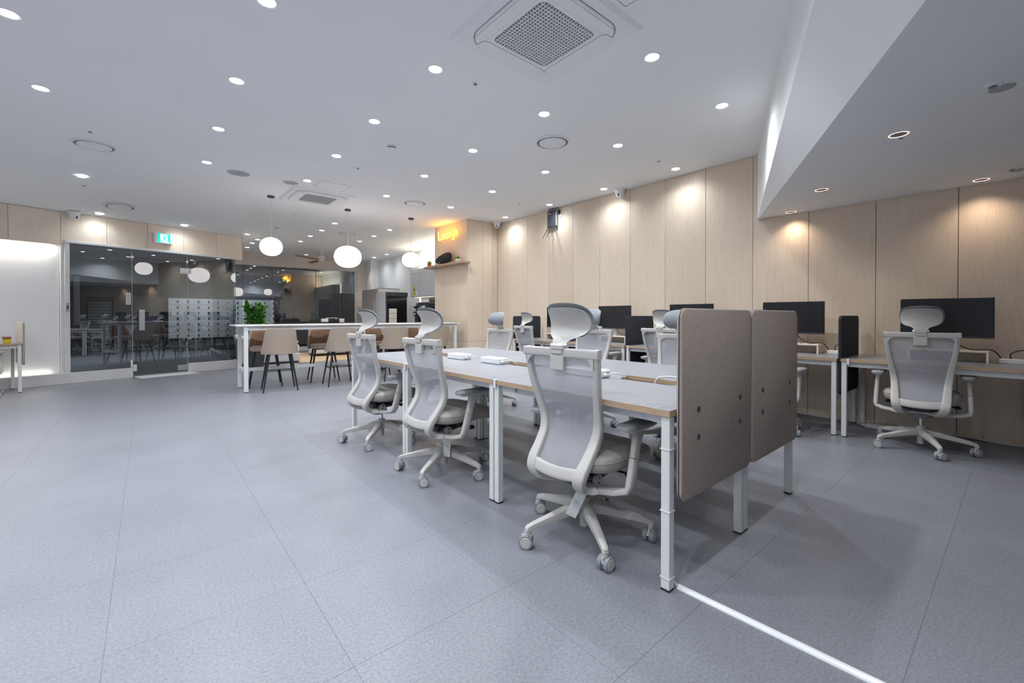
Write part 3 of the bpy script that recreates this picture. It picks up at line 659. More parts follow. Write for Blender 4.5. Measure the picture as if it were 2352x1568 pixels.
# access hatches: hairline grooves in the ceiling board
for x0, y0, x1, y1, lab in ((1.95, 1.23, 2.41, 1.695, 'flush square access hatch beside the near cassette unit'), (1.995, 6.78, 2.44, 7.18, 'flush square access hatch next to the far cassette unit')):
    t = thing('access_hatch', lab, 'hatch', ((x0+x1)/2, (y0+y1)/2, HC))
    w, h = (x1-x0)/2, (y1-y0)/2
    obj('groove', MB().box(-w, -h, -0.0012, w, -h+0.005, 0.001).box(-w, h-0.005, -0.0012, w, h, 0.001).box(-w, -h, -0.0012, -w+0.005, h, 0.001).box(w-0.005, -h, -0.0012, w, h, 0.001), slotm, t)
    obj('lid', MB().box(-w+0.005, -h+0.005, -0.001, w-0.005, h-0.005, 0.001), ceil_m, t)

# pendants over the bar
def pendant(x, y, zc, rx, rz_, lab, off=0.0, watt=16):
    t = thing('pendant_lamp', lab, 'pendant lamp', (x, y, HC), 0, 'opal globe pendants over the bar')
    obj('canopy', MB().lathe([(0.055, 0), (0.055, -0.028), (0.05, -0.03), (0.001, -0.03)], n=28), midbrown, t)
    dz = HC - zc
    obj('cord', MB().tube([(0, 0, -0.03), (0.006+off*0.2, 0, -0.25*dz), (-0.004+off*0.8, 0, -0.5*dz), (off, 0, -dz+rz_+0.01)], 0.004, 6), cable_w, t)
    obj('cap', MB().lathe([(0.052, -0.006), (0.055, 0.004), (0.05, 0.014), (0.012, 0.018), (0.01, 0.04)], c=(off, 0, -dz+rz_-0.006), n=24), chrome, t)
    pr = [(max(rx*abs(math.cos(a))**0.86, 0.001), rz_*math.copysign(abs(math.sin(a))**0.94, math.sin(a))) for a in [R(-90+180*i/24) for i in range(25)]]
    obj('globe', MB().lathe(pr, c=(off, 0, -dz), n=40), globe_m, t)
    for dx, dy in ((rx+0.03, 0), (-rx-0.03, 0)): pass
midbrown = mat('dark_bronze_canopy', (0.085, 0.08, 0.075), 0.5); vary(midbrown, (0.08, 0.075, 0.07), (0.09, 0.085, 0.08), nscale=8)
pendant(1.604, 8.20, 2.326, 0.172, 0.152, 'white opal globe pendant over the left end of the bar', 0.0)
pendant(2.915, 8.28, 2.279, 0.245, 0.203, 'largest opal globe pendant, over the middle of the bar', 0.0, 20)
pendant(4.178, 8.18, 2.318, 0.185, 0.150, 'opal globe pendant nearest the neon sign', 0.0)

# ============================================================ OFFICE CHAIR
PROF = [  # z, x, outer half width, rail width
    (0.994, -0.202, 0.236, 0.032), (0.90, -0.190, 0.230, 0.032), (0.80, -0.170, 0.219, 0.035), (0.70, -0.140, 0.206, 0.041), (0.62, -0.119, 0.197, 0.046),
    (0.55, -0.130, 0.191, 0.051), (0.48, -0.175, 0.188, 0.055), (0.42, -0.222, 0.186, 0.060), (0.375, -0.236, 0.178, 0.062), (0.335, -0.205, 0.160, 0.056), (0.312, -0.14, 0.13, 0.046), (0.305, -0.07, 0.10, 0.040)]
PF = spl(PROF, 66)
def prof_at(z):
    k = [p for p in PF if p[0] >= z and True]
    best = min((p for p in PF[:52]), key=lambda p: abs(p[0]-z)); return best
def make_chair(label, group):
    t = thing('office_chair', label, 'office chair', (0, 0, 0), 0, group)
    # back frame
    f = MB()
    for s in (1, -1):
        f.sweep([(p[1], s*(p[2]-p[3]/2), p[0]) for p in PF], [(p[3]/2, 0.017 + 0.004*min(1, max(0, (0.7-p[0])/0.3))) for p in PF], up=(0, 1, 0), n=16, e=0.42)
    f.sweep([(-0.201-0.003*(1-(y/0.236)**2), y, 0.972) for y in [-0.2362+0.4724*i/14 for i in range(15)]], (0.0222, 0.0198), up=(0, 0, 1), n=16, e=0.32)
    f.sweep([(-0.226-0.02*(1-(y/0.16)**2), y, 0.405-0.012*(1-(y/0.16)**2)) for y in [-0.15+0.30*i/12 for i in range(13)]], (0.030, 0.014), up=(0.35, 0, 1), n=12, e=0.5)
    for s in (1, -1):   # rounded inner corners
        P_ = [(s*0.212, 0.96), (s*0.160, 0.96), (s*0.160, 0.9505)] + [(s*(0.160+0.044*math.sin(R(q))), 0.9065+0.044*math.cos(R(q))) for q in range(10, 91, 16)] + [(s*0.212, 0.9065)]
        n_ = len(P_); f.add([(-0.2185, y, z) for y, z in P_] + [(-0.183, y, z) for y, z in P_], [tuple(range(n_)), tuple(reversed(range(n_, 2*n_)))] + [(i, (i+1) % n_, n_+(i+1) % n_, n_+i) for i in range(n_)])
    obj('back_frame', f, cplastic, t, ang=40)
    # mesh back
    ms = MB(); nu, nv = 10, 30; o = 0
    for j in range(nv+1):
        z = 0.415 + (0.965-0.415)*j/nv; p = prof_at(z)
        # smooth interpolation
        a = [q for q in PF[:54] if q[0] >= z][-1]; bq = [q for q in PF[:54] if q[0] < z]
        bq = bq[0] if bq else a; k = 0 if a[0] == bq[0] else (a[0]-z)/(a[0]-bq[0]); p = [a[i]+(bq[i]-a[i])*k for i in range(4)]
        hw = p[2] - p[3]*0.55
        for i in range(nu+1):
            u = -1+2*i/nu; ms.v.append((p[1] + 0.004 - 0.022*(1-u*u)*math.sin(PI*min(1, max(0, j/nv))), hw*u, z))
    for j in range(nv):
        for i in range(nu): k = j*(nu+1)+i; ms.f.append((k, k+1, k+nu+2, k+nu+1))
    obj('mesh_back', ms, meshf, t)
    # headrest: stem plate, shell and pad
    st = MB().rbox(-0.228, -0.043, 0.885, -0.203, 0.043, 0.960, 0.004).rbox(-0.232, -0.042, 0.985, -0.206, 0.042, 1.012, 0.005)
    st.rbox(-0.2315, -0.035, 0.967, -0.2275, 0.035, 0.985, 0.0015)
    obj('headrest_stem', st, cplastic, t)
    HR = [(1.000, 0.042, -0.214), (1.020, 0.045, -0.206), (1.036, 0.056, -0.190), (1.050, 0.090, -0.174), (1.070, 0.117, -0.160), (1.098, 0.128, -0.152), (1.132, 0.130, -0.156), (1.158, 0.125, -0.170), (1.176, 0.114, -0.186), (1.187, 0.092, -0.196), (1.1935, 0.058, -0.202), (1.195, 0.012, -0.203)]
    HS = spl(HR, 28)
    def hp(u, v, off, grow=0.0, v0=0.0, lift=0.0):
        q = v0 + (1-v0)*v; i = min(int(q*28), 27); f_ = q*28 - i; z, w, x = [HS[i][k] + (HS[i+1][k]-HS[i][k])*f_ for k in range(3)]
        uu = -1 + 2*u; w = w + grow
        return (x + off + 0.030*(w*uu/0.13)**2*min(1, v*2.5 if v0 == 0 else 1), w*uu, z + lift*v)
    obj('headrest_shell', MB().slab(lambda u, v: hp(u, v, 0), lambda u, v: hp(u, v, 0.007), 14, 28), cplastic, t, ang=50)
    def pad(u, v):
        uu = -1+2*u; e = (1-abs(uu)**3)*(1-abs(2*v-1)**3.5)
        p = hp(u, v, 0.008, 0.011, 0.26, 0.022); return (p[0] + 0.036*max(e, 0)**0.45, p[1], p[2])
    obj('headrest_pad', MB().slab(lambda u, v: hp(u, v, 0.0065, 0.011, 0.26, 0.022), pad, 20, 20), cpad, t, ang=60)
    obj('headrest_pivot', MB().cyl((-0.205, -0.052, 1.006), (-0.205, 0.052, 1.006), 0.011, n=14), chrome, t)
    # seat
    def plan(sx, sy, cx, z, n=44, ee=0.46):
        return [(cx + sx*math.copysign(abs(math.cos(a))**ee, math.cos(a)), sy*math.copysign(abs(math.sin(a))**ee, math.sin(a)), z) for a in [2*PI*i/n for i in range(n)]]
    sc = MB().rings([[(x, y, z - 0.030*max(0, (x-0.13)/0.2)**2) for x, y, z in plan(sx*1.08, sy, 0.075, z)] for sx, sy, z in
        ((0.20, 0.20, 0.396), (0.232, 0.236, 0.405), (0.243, 0.247, 0.428), (0.243, 0.247, 0.452), (0.236, 0.240, 0.474), (0.21, 0.215, 0.486), (0.15, 0.16, 0.489), (0.03, 0.03, 0.486))])
    seat = obj('seat', sc, seatf, t, ang=60)
    obj('seam', MB().rings([[(x, y, z - 0.030*max(0, (x-0.13)/0.2)**2) for x, y, z in plan(sx*1.08, sy, 0.075, z)] for sx, sy, z in ((0.2432, 0.2472, 0.4515), (0.2455, 0.2495, 0.4535), (0.2432, 0.2472, 0.4555))], cap=False), seatf, seat)
    obj('seat_pan', MB().rings([plan(0.14, 0.15, 0.04, 0.375), plan(0.20, 0.20, 0.05, 0.392), plan(0.215, 0.215, 0.055, 0.404)]), darkpl, t)
    # tilt mechanism
    m = MB().rbox(-0.12, -0.075, 0.315, 0.13, 0.075, 0.385, 0.02).rbox(0.02, -0.13, 0.35, 0.10, 0.13, 0.38, 0.01)
    m.cyl((-0.06, -0.12, 0.335), (-0.06, 0.12, 0.335), 0.030, n=18).cyl((-0.06, 0.10, 0.335), (0.16, 0.10, 0.372), 0.022, n=14).cyl((-0.06, -0.10, 0.335), (0.16, -0.10, 0.372), 0.022, n=14)
    obj('tilt_mechanism', m, darkpl, t)
    obj('bracket', MB().sweep([(-0.165, -0.16, 0.316), (-0.09, -0.10, 0.307), (-0.06, 0, 0.305), (-0.09, 0.10, 0.307), (-0.165, 0.16, 0.316)], (0.016, 0.040), n=12), cplastic, t)
    obj('collar', MB().lathe([(0.070, 0.300), (0.080, 0.290), (0.076, 0.268), (0.056, 0.256), (0.02, 0.253)], c=(-0.035, 0, 0), n=28), midgrey, t)
    for s in (1, -1):
        k = obj('pivot_cap', MB().cyl((-0.06, s*0.118, 0.335), (-0.06, s*0.135, 0.335), 0.031, 0.029, n=20), cplastic, t)
        obj('screw', MB().cyl((-0.058, s*0.134, 0.348), (-0.058, s*0.1365, 0.348), 0.006, n=10), darkpl, k)
        obj('screw', MB().cyl((-0.062, s*0.134, 0.323), (-0.062, s*0.1365, 0.323), 0.006, n=10), darkpl, k)
    obj('tilt_lever', MB().cyl((0.06, -0.10, 0.362), (0.075, -0.215, 0.356), 0.006, n=8).rbox(0.055, -0.245, 0.342, 0.095, -0.205, 0.366, 0.006), black, t)
    obj('height_lever', MB().cyl((0.10, 0.10, 0.362), (0.11, 0.215, 0.352), 0.006, n=8).rbox(0.09, 0.205, 0.338, 0.13, 0.24, 0.362, 0.006), black, t)
    # arms
    for s in (1, -1):
        a = MB().sweep([(0.062, s*0.284, 0.606), (0.040, s*0.287, 0.585), (0.024, s*0.291, 0.545), (0.000, s*0.294, 0.47)], [(0.050, 0.022), (0.038, 0.019), (0.028, 0.017), (0.026, 0.0165)], up=(1, 0, 0), n=12, e=0.6)
        a.sweep([(-0.0005, s*0.294, 0.468), (-0.022, s*0.296, 0.40), (-0.038, s*0.297, 0.348), (-0.048, s*0.284, 0.321), (-0.075, s*0.235, 0.311), (-0.125, s*0.12, 0.306)],
                [(0.027, 0.0175), (0.027, 0.0175), (0.029, 0.0185), (0.032, 0.0175), (0.032, 0.015), (0.034, 0.013)], up=(1, 0, 0), n=12, e=0.6)
        ar = obj('armrest', a, cplastic, t, ang=40)
        obj('arm_tray', MB().rings([[(0.05+1.10*sx*math.copysign(abs(math.cos(q))**0.5, math.cos(q)), s*0.283+sy*math.copysign(abs(math.sin(q))**0.6, math.sin(q)), z) for q in [2*PI*i/28 for i in range(28)]] for sx, sy, z in ((0.09, 0.028, 0.598), (0.128, 0.045, 0.611), (0.130, 0.047, 0.616))]), cplastic, ar)
        obj('arm_pad', MB().rings([[(0.05+1.10*sx*math.copysign(abs(math.cos(q))**0.5, math.cos(q)), s*0.283+sy*math.copysign(abs(math.sin(q))**0.6, math.sin(q)), z) for q in [2*PI*i/28 for i in range(28)]] for sx, sy, z in ((0.130, 0.048, 0.6165), (0.133, 0.050, 0.624), (0.130, 0.047, 0.634), (0.10, 0.032, 0.640))]), armpad, ar, ang=60)
    return t
def base_parts(t, ang):
    hub = MB().lathe([(0.022, 0.045), (0.024, 0.05), (0.024, 0.10), (0.030, 0.115), (0.034, 0.15), (0.031, 0.178), (0.030, 0.196), (0.026, 0.202), (0.014, 0.203)], n=24)
    obj('base_hub', hub, cplastic, t, rot=(0, 0, R(ang)), ang=45)
    gl = obj('gas_lift', MB().cyl((0, 0, 0.2), (0, 0, 0.30), 0.013, n=16), chrome, t)
    leg0 = None; cs0 = None
    for k in range(5):
        if leg0 is None:
            L_ = MB().sweep([(0.022, 0, 0.150), (0.10, 0, 0.142), (0.20, 0, 0.124), (0.30, 0, 0.105), (0.332, 0, 0.096), (0.342, 0, 0.082)], [(0.031, 0.031), (0.028, 0.027), (0.022, 0.022), (0.017, 0.018), (0.015, 0.016), (0.010, 0.014)], up=(0, 0, 1), n=10, e=0.6)
            L_.cyl((0.335, 0, 0.100), (0.335, 0, 0.066), 0.0145, n=14)
            leg0 = obj('base_leg', L_, cplastic, t, rot=(0, 0, R(ang)), ang=40)
        else: inst('base_leg', leg0, t, rot=(0, 0, R(ang+72*k)))
        a = R(ang+72*k); tw = R([20, -60, 110, -20, 170][k] + ang*3)
        if cs0 is None:
            cs0 = obj('caster', MB().sweep([(-0.018, 0, 0.058), (0.0, 0, 0.066), (0.022, 0, 0.056), (0.034, 0, 0.035)], [(0.009, 0.007)]*4, n=8).sweep([(-0.02, 0, 0.05), (0.0, 0, 0.05), (0.02, 0, 0.045)], [(0.016, 0.006)]*3, n=8).rbox(-0.012, -0.006, 0.01, 0.02, 0.006, 0.05, 0.003), cplastic, t, (0.335*math.cos(a), 0.335*math.sin(a), 0), (0, 0, tw))
            for s in (1, -1):
                w = obj('wheel', MB().cyl((0.008, s*0.008, 0.0335), (0.008, s*0.028, 0.0335), 0.033, 0.0335, n=24), wheelg, cs0)
                w2 = obj('hubcap', MB().cyl((0.008, s*0.0282, 0.0335), (0.008, s*0.0305, 0.0335), 0.0265, 0.024, n=24), cplastic, cs0)
        else:
            c = inst('caster', cs0, t, (0.335*math.cos(a), 0.335*math.sin(a), 0), (0, 0, tw))
            for ch in list(cs0.children): inst(ch.name.split('.')[0], ch, c)
proto = make_chair('grey mesh office chair', 'white framed mesh office chairs')
UPPER = list(proto.children)
BASEB = {}
def chair(x, y, face, bang, label, dz=0.0, first=[True]):
    g = 'white framed mesh office chairs'
    if first[0]:
        t = proto; t.location = (x, y, 0); t.rotation_euler = (0, 0, R(face)); t['label'] = label; first[0] = False
    else:
        t = proto.copy(); COL.objects.link(t); t.location = (x, y, 0); t.rotation_euler = (0, 0, R(face)); t['label'] = label
        def rec(src, dst):
            for ch in list(src.children):
                c_ = ch.copy(); COL.objects.link(c_); c_.parent = dst; rec(ch, c_)
        for u in UPPER:
            c_ = u.copy(); COL.objects.link(c_); c_.parent = t; c_.location = (0, 0, 0); rec(u, c_)
    for c_ in t.children: c_.location.z = dz
    if 'hub' not in BASEB:
        base_parts(t, 0); BASEB['hub'] = [c_ for c_ in t.children if c_ not in UPPER]
        bs = BASEB['hub']
    else:
        bs = []
        for b in BASEB['hub']:
            c_ = b.copy(); COL.objects.link(c_); c_.parent = t; bs.append(c_)
            for ch in b.children:
                d = ch.copy(); COL.objects.link(d); d.parent = c_
    # turn the star base independently
    da = R(bang - face)
    M0 = BASEB.setdefault('M', {b.name: (b.location.copy(), b.rotation_euler.copy()) for b in BASEB['hub']})
    for b, src in zip(bs, BASEB['hub']):
        l, r = M0[src.name]; v = Matrix.Rotation(da, 3, 'Z') @ l
        b.location = v; b.rotation_euler = (r.x, r.y, r.z + da)
    return t
c1 = chair(1.762, 1.490, 3.0, 20, 'big foreground mesh chair with a paper tag, nearest the brown felt screens')
c2 = chair(1.695, 2.785, 3.0, -4, 'mesh office chair with a paper hang tag, second of the near row', -0.003)
c3 = chair(1.660, 3.845, 5.5, 10, 'mesh office chair of the near row beside the far table leg, closest to the bar', -0.002)
c4 = chair(3.36, 4.43, 187, 30, 'mesh chair facing the camera across the white desks, at the far left end', -0.010)
c5 = chair(3.54, 3.02, 184, 12, 'mesh chair facing the camera, its blue-grey headrest right of the big foreground headrest', 0.012)
c6 = chair(3.50, 1.98, 182, 50, 'mesh chair facing the camera, half hidden by the left brown felt screen', -0.006)
c7 = chair(4.93, 5.30, -3.5, 15, 'mesh office chair before the leftmost black felt screen at the birch wall', 0.0)
c8 = chair(4.90, 3.93, 2, 40, 'mesh chair at the wall desks mostly hidden behind the foreground headrest', 0.018)
c9 = chair(4.80, 2.76, 4, 25, 'mesh chair at the wall desks left of the brown felt screens, seen from behind', 0.014)
c10 = chair(4.85, 1.70, 2, 33, 'mesh chair at the wall desks whose headrest peeps over the right brown felt screen', 0.0)
c11 = chair(5.13, 0.565, 5.0, -10, 'mesh office chair at the right-hand wall desk under the biggest monitor', 0.022)
c12 = chair(-1.93, 9.60, 100, 44, 'mesh office chair tucked at the left edge of the photo, only a caster showing', 0.0)
# paper hang tags (parts of their chairs)
def hang_tag(c, p0, lean, rz):
    g = MB().add([(-0.027, -0.0006, -0.135), (0.027, -0.0006, -0.135), (0.027, -0.0006, 0), (-0.027, -0.0006, 0), (-0.027, 0.0006, -0.135), (0.027, 0.0006, -0.135), (0.027, 0.0006, 0), (-0.027, 0.0006, 0)],
        [(0, 1, 2, 3), (7, 6, 5, 4), (0, 4, 5, 1), (1, 5, 6, 2), (2, 6, 7, 3), (3, 7, 4, 0)])
    o = obj('hang_tag', g, paper, c, p0, (0, R(lean), R(rz)))
    obj('string', MB().tube([(0, 0, -0.008), (0.012, 0, 0.02), (0.004, 0, 0.05)], 0.0015, 6).tube([(0, 0, -0.008), (-0.006, 0, 0.022), (0.004, 0, 0.05)], 0.0015, 6), black, o)
    for k, (z, w) in enumerate(((-0.05, 0.014), (-0.056, 0.010), (-0.062, 0.012), (-0.122, 0.005))):
        obj('print', MB().box(-w, -0.0011, z, w, -0.0007, z+0.0025).box(-w, 0.0007, z, w, 0.0011, z+0.0025), slotl, o)
hang_tag(c1, (-0.085, -0.045, 0.255), 24, -52)
hang_tag(c2, (-0.035, -0.085, 0.262), 4, -60)

# ============================================================ DESKS
def desk(label, W_, D_, H_, notch=True, dp=0.165):
    t = thing('desk', label, 'desk')
    P = [(0, 0), (W_, 0), (W_, D_)]
    if notch:
        n0, n1 = W_-0.285, W_-0.725    # cable notch in the rear edge
        P += [(n0, D_), (n0-0.02, D_-dp*0.6), (n0-0.05, D_-dp), (n1+0.05, D_-dp), (n1+0.02, D_-dp*0.6), (n1, D_)]
    P += [(0, D_)]
    obj('tabletop', MB().prism(P, H_-0.027, H_), desk_m, t, ang=25)
    fr = MB().rbox(0.05, 0.035, H_-0.075, W_-0.05, 0.065, H_-0.028, 0.003).rbox(0.05, D_-0.065, H_-0.075, W_-0.05, D_-0.035, H_-0.028, 0.003) if not notch else MB().rbox(0.05, 0.07, H_-0.075, W_-0.05, 0.10, H_-0.028, 0.003).rbox(0.05, D_-0.20, H_-0.075, W_-0.05, D_-0.17, H_-0.028, 0.003)
    fr.rbox(0.02, 0.05, H_-0.068, 0.05, D_-0.05, H_-0.028, 0.003).rbox(W_-0.05, 0.05, H_-0.068, W_-0.02, D_-0.05, H_-0.028, 0.003)
    obj('under_frame', fr, whitem, t)
    for i, (x, y) in enumerate(((0.024, 0.028), (W_-0.024, 0.028), (W_-0.024, D_-0.024), (0.024, D_-0.024))):
        h = 0.0195
        l = obj('leg', MB().rbox(x-h, y-h, 0.008, x+h, y+h, H_-0.028, 0.002), whitem, t)
        obj('foot', MB().rbox(x-h-0.0005, y-h-0.0005, 0, x+h+0.0005, y+h+0.0005, 0.0082, 0.001), black, l)
        sx = 1 if x < W_/2 else -1; sy = 1 if y < D_/2 else -1
        obj('gusset', MB().prism([(x+sx*h, y+sy*0.01), (x+sx*(h+0.10), y+sy*0.03), (x+sx*0.03, y+sy*(h+0.08)), (x, y+sy*h)], H_-0.07, H_-0.029), whitem, l)
    return t
def prints(t, x, y, H_, seed, rz=0):
    rnd = random.Random(seed); g = MB()
    for k in range(34):
        u = rnd.uniform(0, 0.15); v = rnd.choice([0, 0.014, 0.03, 0.05, 0.062, 0.075]); l = rnd.uniform(0.004, 0.014)
        if rnd.random() < 0.4: g.box(x+u, y+v, H_+0.0002, x+u+0.0018, y+v+l*0.8, H_+0.0006)
        else: g.box(x+u, y+v, H_+0.0002, x+u+l, y+v+0.0018, H_+0.0006)
    o = obj('printed_notice', g, blueink, t); o['label'] = 'tiny blue printed seat notice'
CR = -0.72     # small turn of the island
IS = Vector((1.640, 0.935, 0)); IR = Matrix.Rotation(R(0.72), 3, 'Z')
def isl(dx, dy): v = IS + IR @ Vector((dx, dy, 0)); return (v.x, v.y, 0)
DW, DD, DH = 1.172, 0.783, 0.760
dA = desk('white desk with oak edge nearest the camera, at the left brown felt screen', DW, DD, DH)
near = [dA]
dA.location = isl(0, DW); dA.rotation_euler = (0, 0, R(-90+0.72))
near.append(dup(dA, isl(0, 2*DW+0.003), -90+0.72, 'white desk with oak edge, middle one of the near row'))
near.append(dup(dA, isl(0, 3*DW+0.006), -90+0.72, 'white desk with oak edge, last of the near row towards the bar'))
fA = desk('x', DW, DD, DH, True, 0.015)
far = [(fA if i == 0 else dup(fA, isl(2*DD+0.004, i*DW+0.003*i), 90+0.72, l)) for i, l in enumerate(('white desk of the back row behind the right brown felt screen', 'white desk of the back row, middle of the island', 'white desk of the back row nearest the birch pillar'))]
fA.location = isl(2*DD+0.004, 0); fA.rotation_euler = (0, 0, R(90.72)); fA['label'] = 'white desk of the back row behind the right brown felt screen'
for i, d_ in enumerate(near): prints(d_, DW-0.19 if i == 0 else DW-0.16, 0.012, DH, i)
prints(far[0], DW-0.35, 0.05, DH, 9)
# clamps joining desks
def clamp(x, y, z, rz, lab):
    t = thing('desk_clamp', lab, 'clamp', (x, y, z), rz)
    obj('jaw', MB().rbox(-0.002, -0.009, -0.048, 0.005, 0.009, 0.003, 0.0015).rbox(-0.002, -0.009, 0.0006, 0.028, 0.009, 0.0036, 0.001), whitepl, t) 
    obj('lower_jaw', MB().rbox(-0.002, -0.009, -0.050, 0.028, 0.009, -0.046, 0.0015), chrome, t)
    obj('screw', MB().cyl((0.018, 0, -0.056), (0.018, 0, -0.0285), 0.004, n=10).cyl((0.018, 0, -0.0285), (0.018, 0, -0.0275), 0.009, n=12), chrome, t)
x, y, _ = isl(-0.007, DW-0.025); clamp(x, y, DH, 0.7, 'small white clamp on the desk edge at the front double leg')
x, y, _ = isl(-0.007, 2*DW-0.02); clamp(x, y, DH, 0.7, 'small white clamp on the desk edge between the second and third desk')
x, y, _ = isl(-0.007, 3*DW-0.04); clamp(x, y, DH, 0.7, 'small white clamp at the far end of the near desk row')

# cable ties and cord on the near corner leg
lx, ly, _ = isl(0.028, 0.024)
for i, z in enumerate((0.055, 0.335, 0.595)):
    t = tag(obj('cable_tie', MB().rings([[(lx+r_*sx_, ly+r_*sy_, z+dz) for sx_, sy_ in ((-1, -1), (1, -1), (1, 1), (-1, 1))] for r_, dz in ((0.0205, -0.003), (0.0225, -0.0025), (0.0225, 0.0025), (0.0205, 0.003))], cap=False), whitepl),
            'white cable tie round the front corner leg, ' + ('lowest, near the floor', 'middle one', 'uppermost, under the desk edge')[i], 'cable tie')
pc_ = (obj('power_cord', MB().tube([(lx+0.026, ly+0.003, 0.70), (lx+0.026, ly+0.003, 0.335), (lx+0.026, ly+0.003, 0.07), (lx+0.03, ly, 0.045), (lx+0.033, ly-0.02, 0.018), (1.716, 0.936, 0.010)], 0.0045, 8), cable_w))
pc_.parent = dA; pc_.matrix_parent_inverse = (Matrix.Translation(dA.location) @ Matrix.Rotation(R(-90+0.72), 4, 'Z')).inverted()
rc = thing('floor_cable_duct', 'half-round white cable duct crossing the grey floor from the desk leg', 'cable duct', (1.716, 0.935, 0), -88.0)
obj('duct_cover', MB().rings([[(x, 0.0165*math.cos(a), max(0.0004, 0.0135*math.sin(a))) for a in [PI*k/12 for k in range(13)]] for x in (0, 0.9)]), whitepl, rc)
obj('duct_base', MB().box(0.001, -0.017, 0.0, 0.899, 0.017, 0.0012), whitepl, rc)

# felt screens at the near end of the island
def felt_screen(label, W_, H_, m, th=0.024, rad=0.05):
    t = thing('desk_screen', label, 'desk screen')
    P = []
    for (cx, cz, a0) in ((W_/2-rad, H_-rad, 0), (-W_/2+rad, H_-rad, 90), (-W_/2+rad, rad, 180), (W_/2-rad, rad, 270)):
        for k in range(9): a = R(a0+90*k/8); P.append((cx+rad*math.cos(a), cz+rad*math.sin(a)))
    def layer(off, y): return [(x*(1-off), y, z*(1-off)+H_/2*off) for x, z in P]
    obj('felt_panel', MB().rings([layer(0.012, -th/2), layer(0.0, -th/2+0.005), layer(0.0, th/2-0.005), layer(0.012, th/2)]), m, t, ang=45)
    obj('edge_piping', MB().rings([[(x*1.003, y, z*1.002-0.0005) for x, y, z in layer(0, yy)] for yy in (-0.0022, 0.0022)], cap=False), black, t)
    for sx in (-1, 1):
        for sz in (0.255, 0.375):
            b = obj('screw_cap', MB().cyl((sx*W_*0.30, -th/2-0.003, sz), (sx*W_*0.30, -th/2+0.001, sz), 0.0125, 0.015, n=18), darkpl, t)
    return t
SZ0 = 0.372; SH = 0.812
s1 = felt_screen('left brown-grey felt screen at the near end of the desk island', 0.735, SH, feltb)
x, y, _ = isl(0.038+0.3675, -0.020); s1.location = (x, y, SZ0); s1.rotation_euler = (0, 0, R(0.72))
x, y, _ = isl(0.038+0.735+0.008+0.3675, -0.020); s2 = dup(s1, (x, y, SZ0), 0.72, 'right brown-grey felt screen at the near end of the desk island')

# power boxes on the island with white cords
def power_box(loc, rz, label, L_=0.235, mode=0):
    t = thing('power_box', label, 'power strip', loc, rz)
    obj('housing', MB().rbox(0, -0.052, 0.001, L_, 0.052, 0.050, 0.007), whitepl, t)
    obj('socket', MB().cyl((-0.0008, -0.02, 0.022), (0.002, -0.02, 0.026), 0.009, n=16), black, t)
    obj('plug', MB().cyl((0.0, 0.018, 0.022), (-0.02, 0.018, 0.022), 0.010, 0.008, n=12), whitepl, t)
    obj('cord', MB().tube([(-0.018, 0.018, 0.022), (-0.05, 0.012, 0.034), (-0.085, -0.01, 0.036), (-0.105, -0.045, 0.01), (-0.108, -0.052, -0.06)] if mode == 0 else [(-0.018, 0.018, 0.022), (-0.06, 0.02, 0.022), (-0.10, 0.03, 0.0045), (-0.14, 0.06, 0.0045)], 0.0045, 8), cable_w, t)
    return t
power_box((2.215, 1.70, DH), 92, 'white power box with a cord on the near desk beside the brown screens', 0.30)
power_box((2.205, 2.715, DH), 92, 'white power box with a cord in the middle of the desk island', 0.24)
power_box((2.19, 3.215, DH), 92, 'white power box at the far end of the desk island', 0.24)
tag(obj('charging_cord', MB().tube([(2.32, 1.43, 0.69), (2.32, 1.42, 0.745), (2.325, 1.39, 0.787), (2.335, 1.30, 0.797), (2.35, 1.22, 0.785), (2.36, 1.15, 0.7675), (2.36, 1.08, 0.7665), (2.36, 1.0, 0.7665)], 0.0055, 8), cable_w), 'white cord arching out of the desk gap next to the left brown screen', 'cord')

# ---- desks along the birch wall
WH = 0.745; WDX = 5.055
wd_lab = ['wall desk at the right under the largest monitor', 'wall desk just right of the brown screens', 'wall desk third from the right along the birch wall', 'wall desk under the left of the visible monitors', 'last wall desk, beside the leftmost black felt screen']
yy = [1.118, 2.330, 3.545, 4.755, 5.965]
w0 = desk('white desk with oak edge, ' + wd_lab[0], 1.18, 0.80, WH, False)
w0.location = (WDX, yy[0], 0); w0.rotation_euler = (0, 0, R(-90))
for k in range(1, 5): dup(w0, (WDX, yy[k], 0), -90, 'white desk with oak edge, ' + wd_lab[k])
w6 = dup(w0, (WDX, yy[0]-1.19, 0), -90, 'white desk with oak edge cut off by the right edge of the photo')
clamp(WDX-0.007, 1.06, WH, 0, 'small metal clamp on the edge of the right-hand wall desk')
clamp(WDX-0.007, 3.50, WH, 0, 'small metal clamp on the wall desk beside the black felt screen in mid-wall')
clamp(WDX-0.007, 5.92, WH, 0, 'small metal clamp on the last wall desk near the room corner')
sd = felt_screen('black felt screen between the two right-hand wall desks', 0.68, 0.762, feltd, 0.026, 0.045)
sd.location = (5.085+0.34, 1.133, 0.395); sd.rotation_euler = (0, 0, R(180))
for k, l in ((1, 'black felt screen peeping over the top of the right brown screen'), (2, 'black felt screen left of the brown ones, in mid-wall'), (3, 'black felt screen hidden behind the foreground headrest'), (4, 'leftmost black felt screen, nearest the room corner')):
    dup(sd, (5.085+0.34, yy[k]+0.018, 0.395), 180, l)

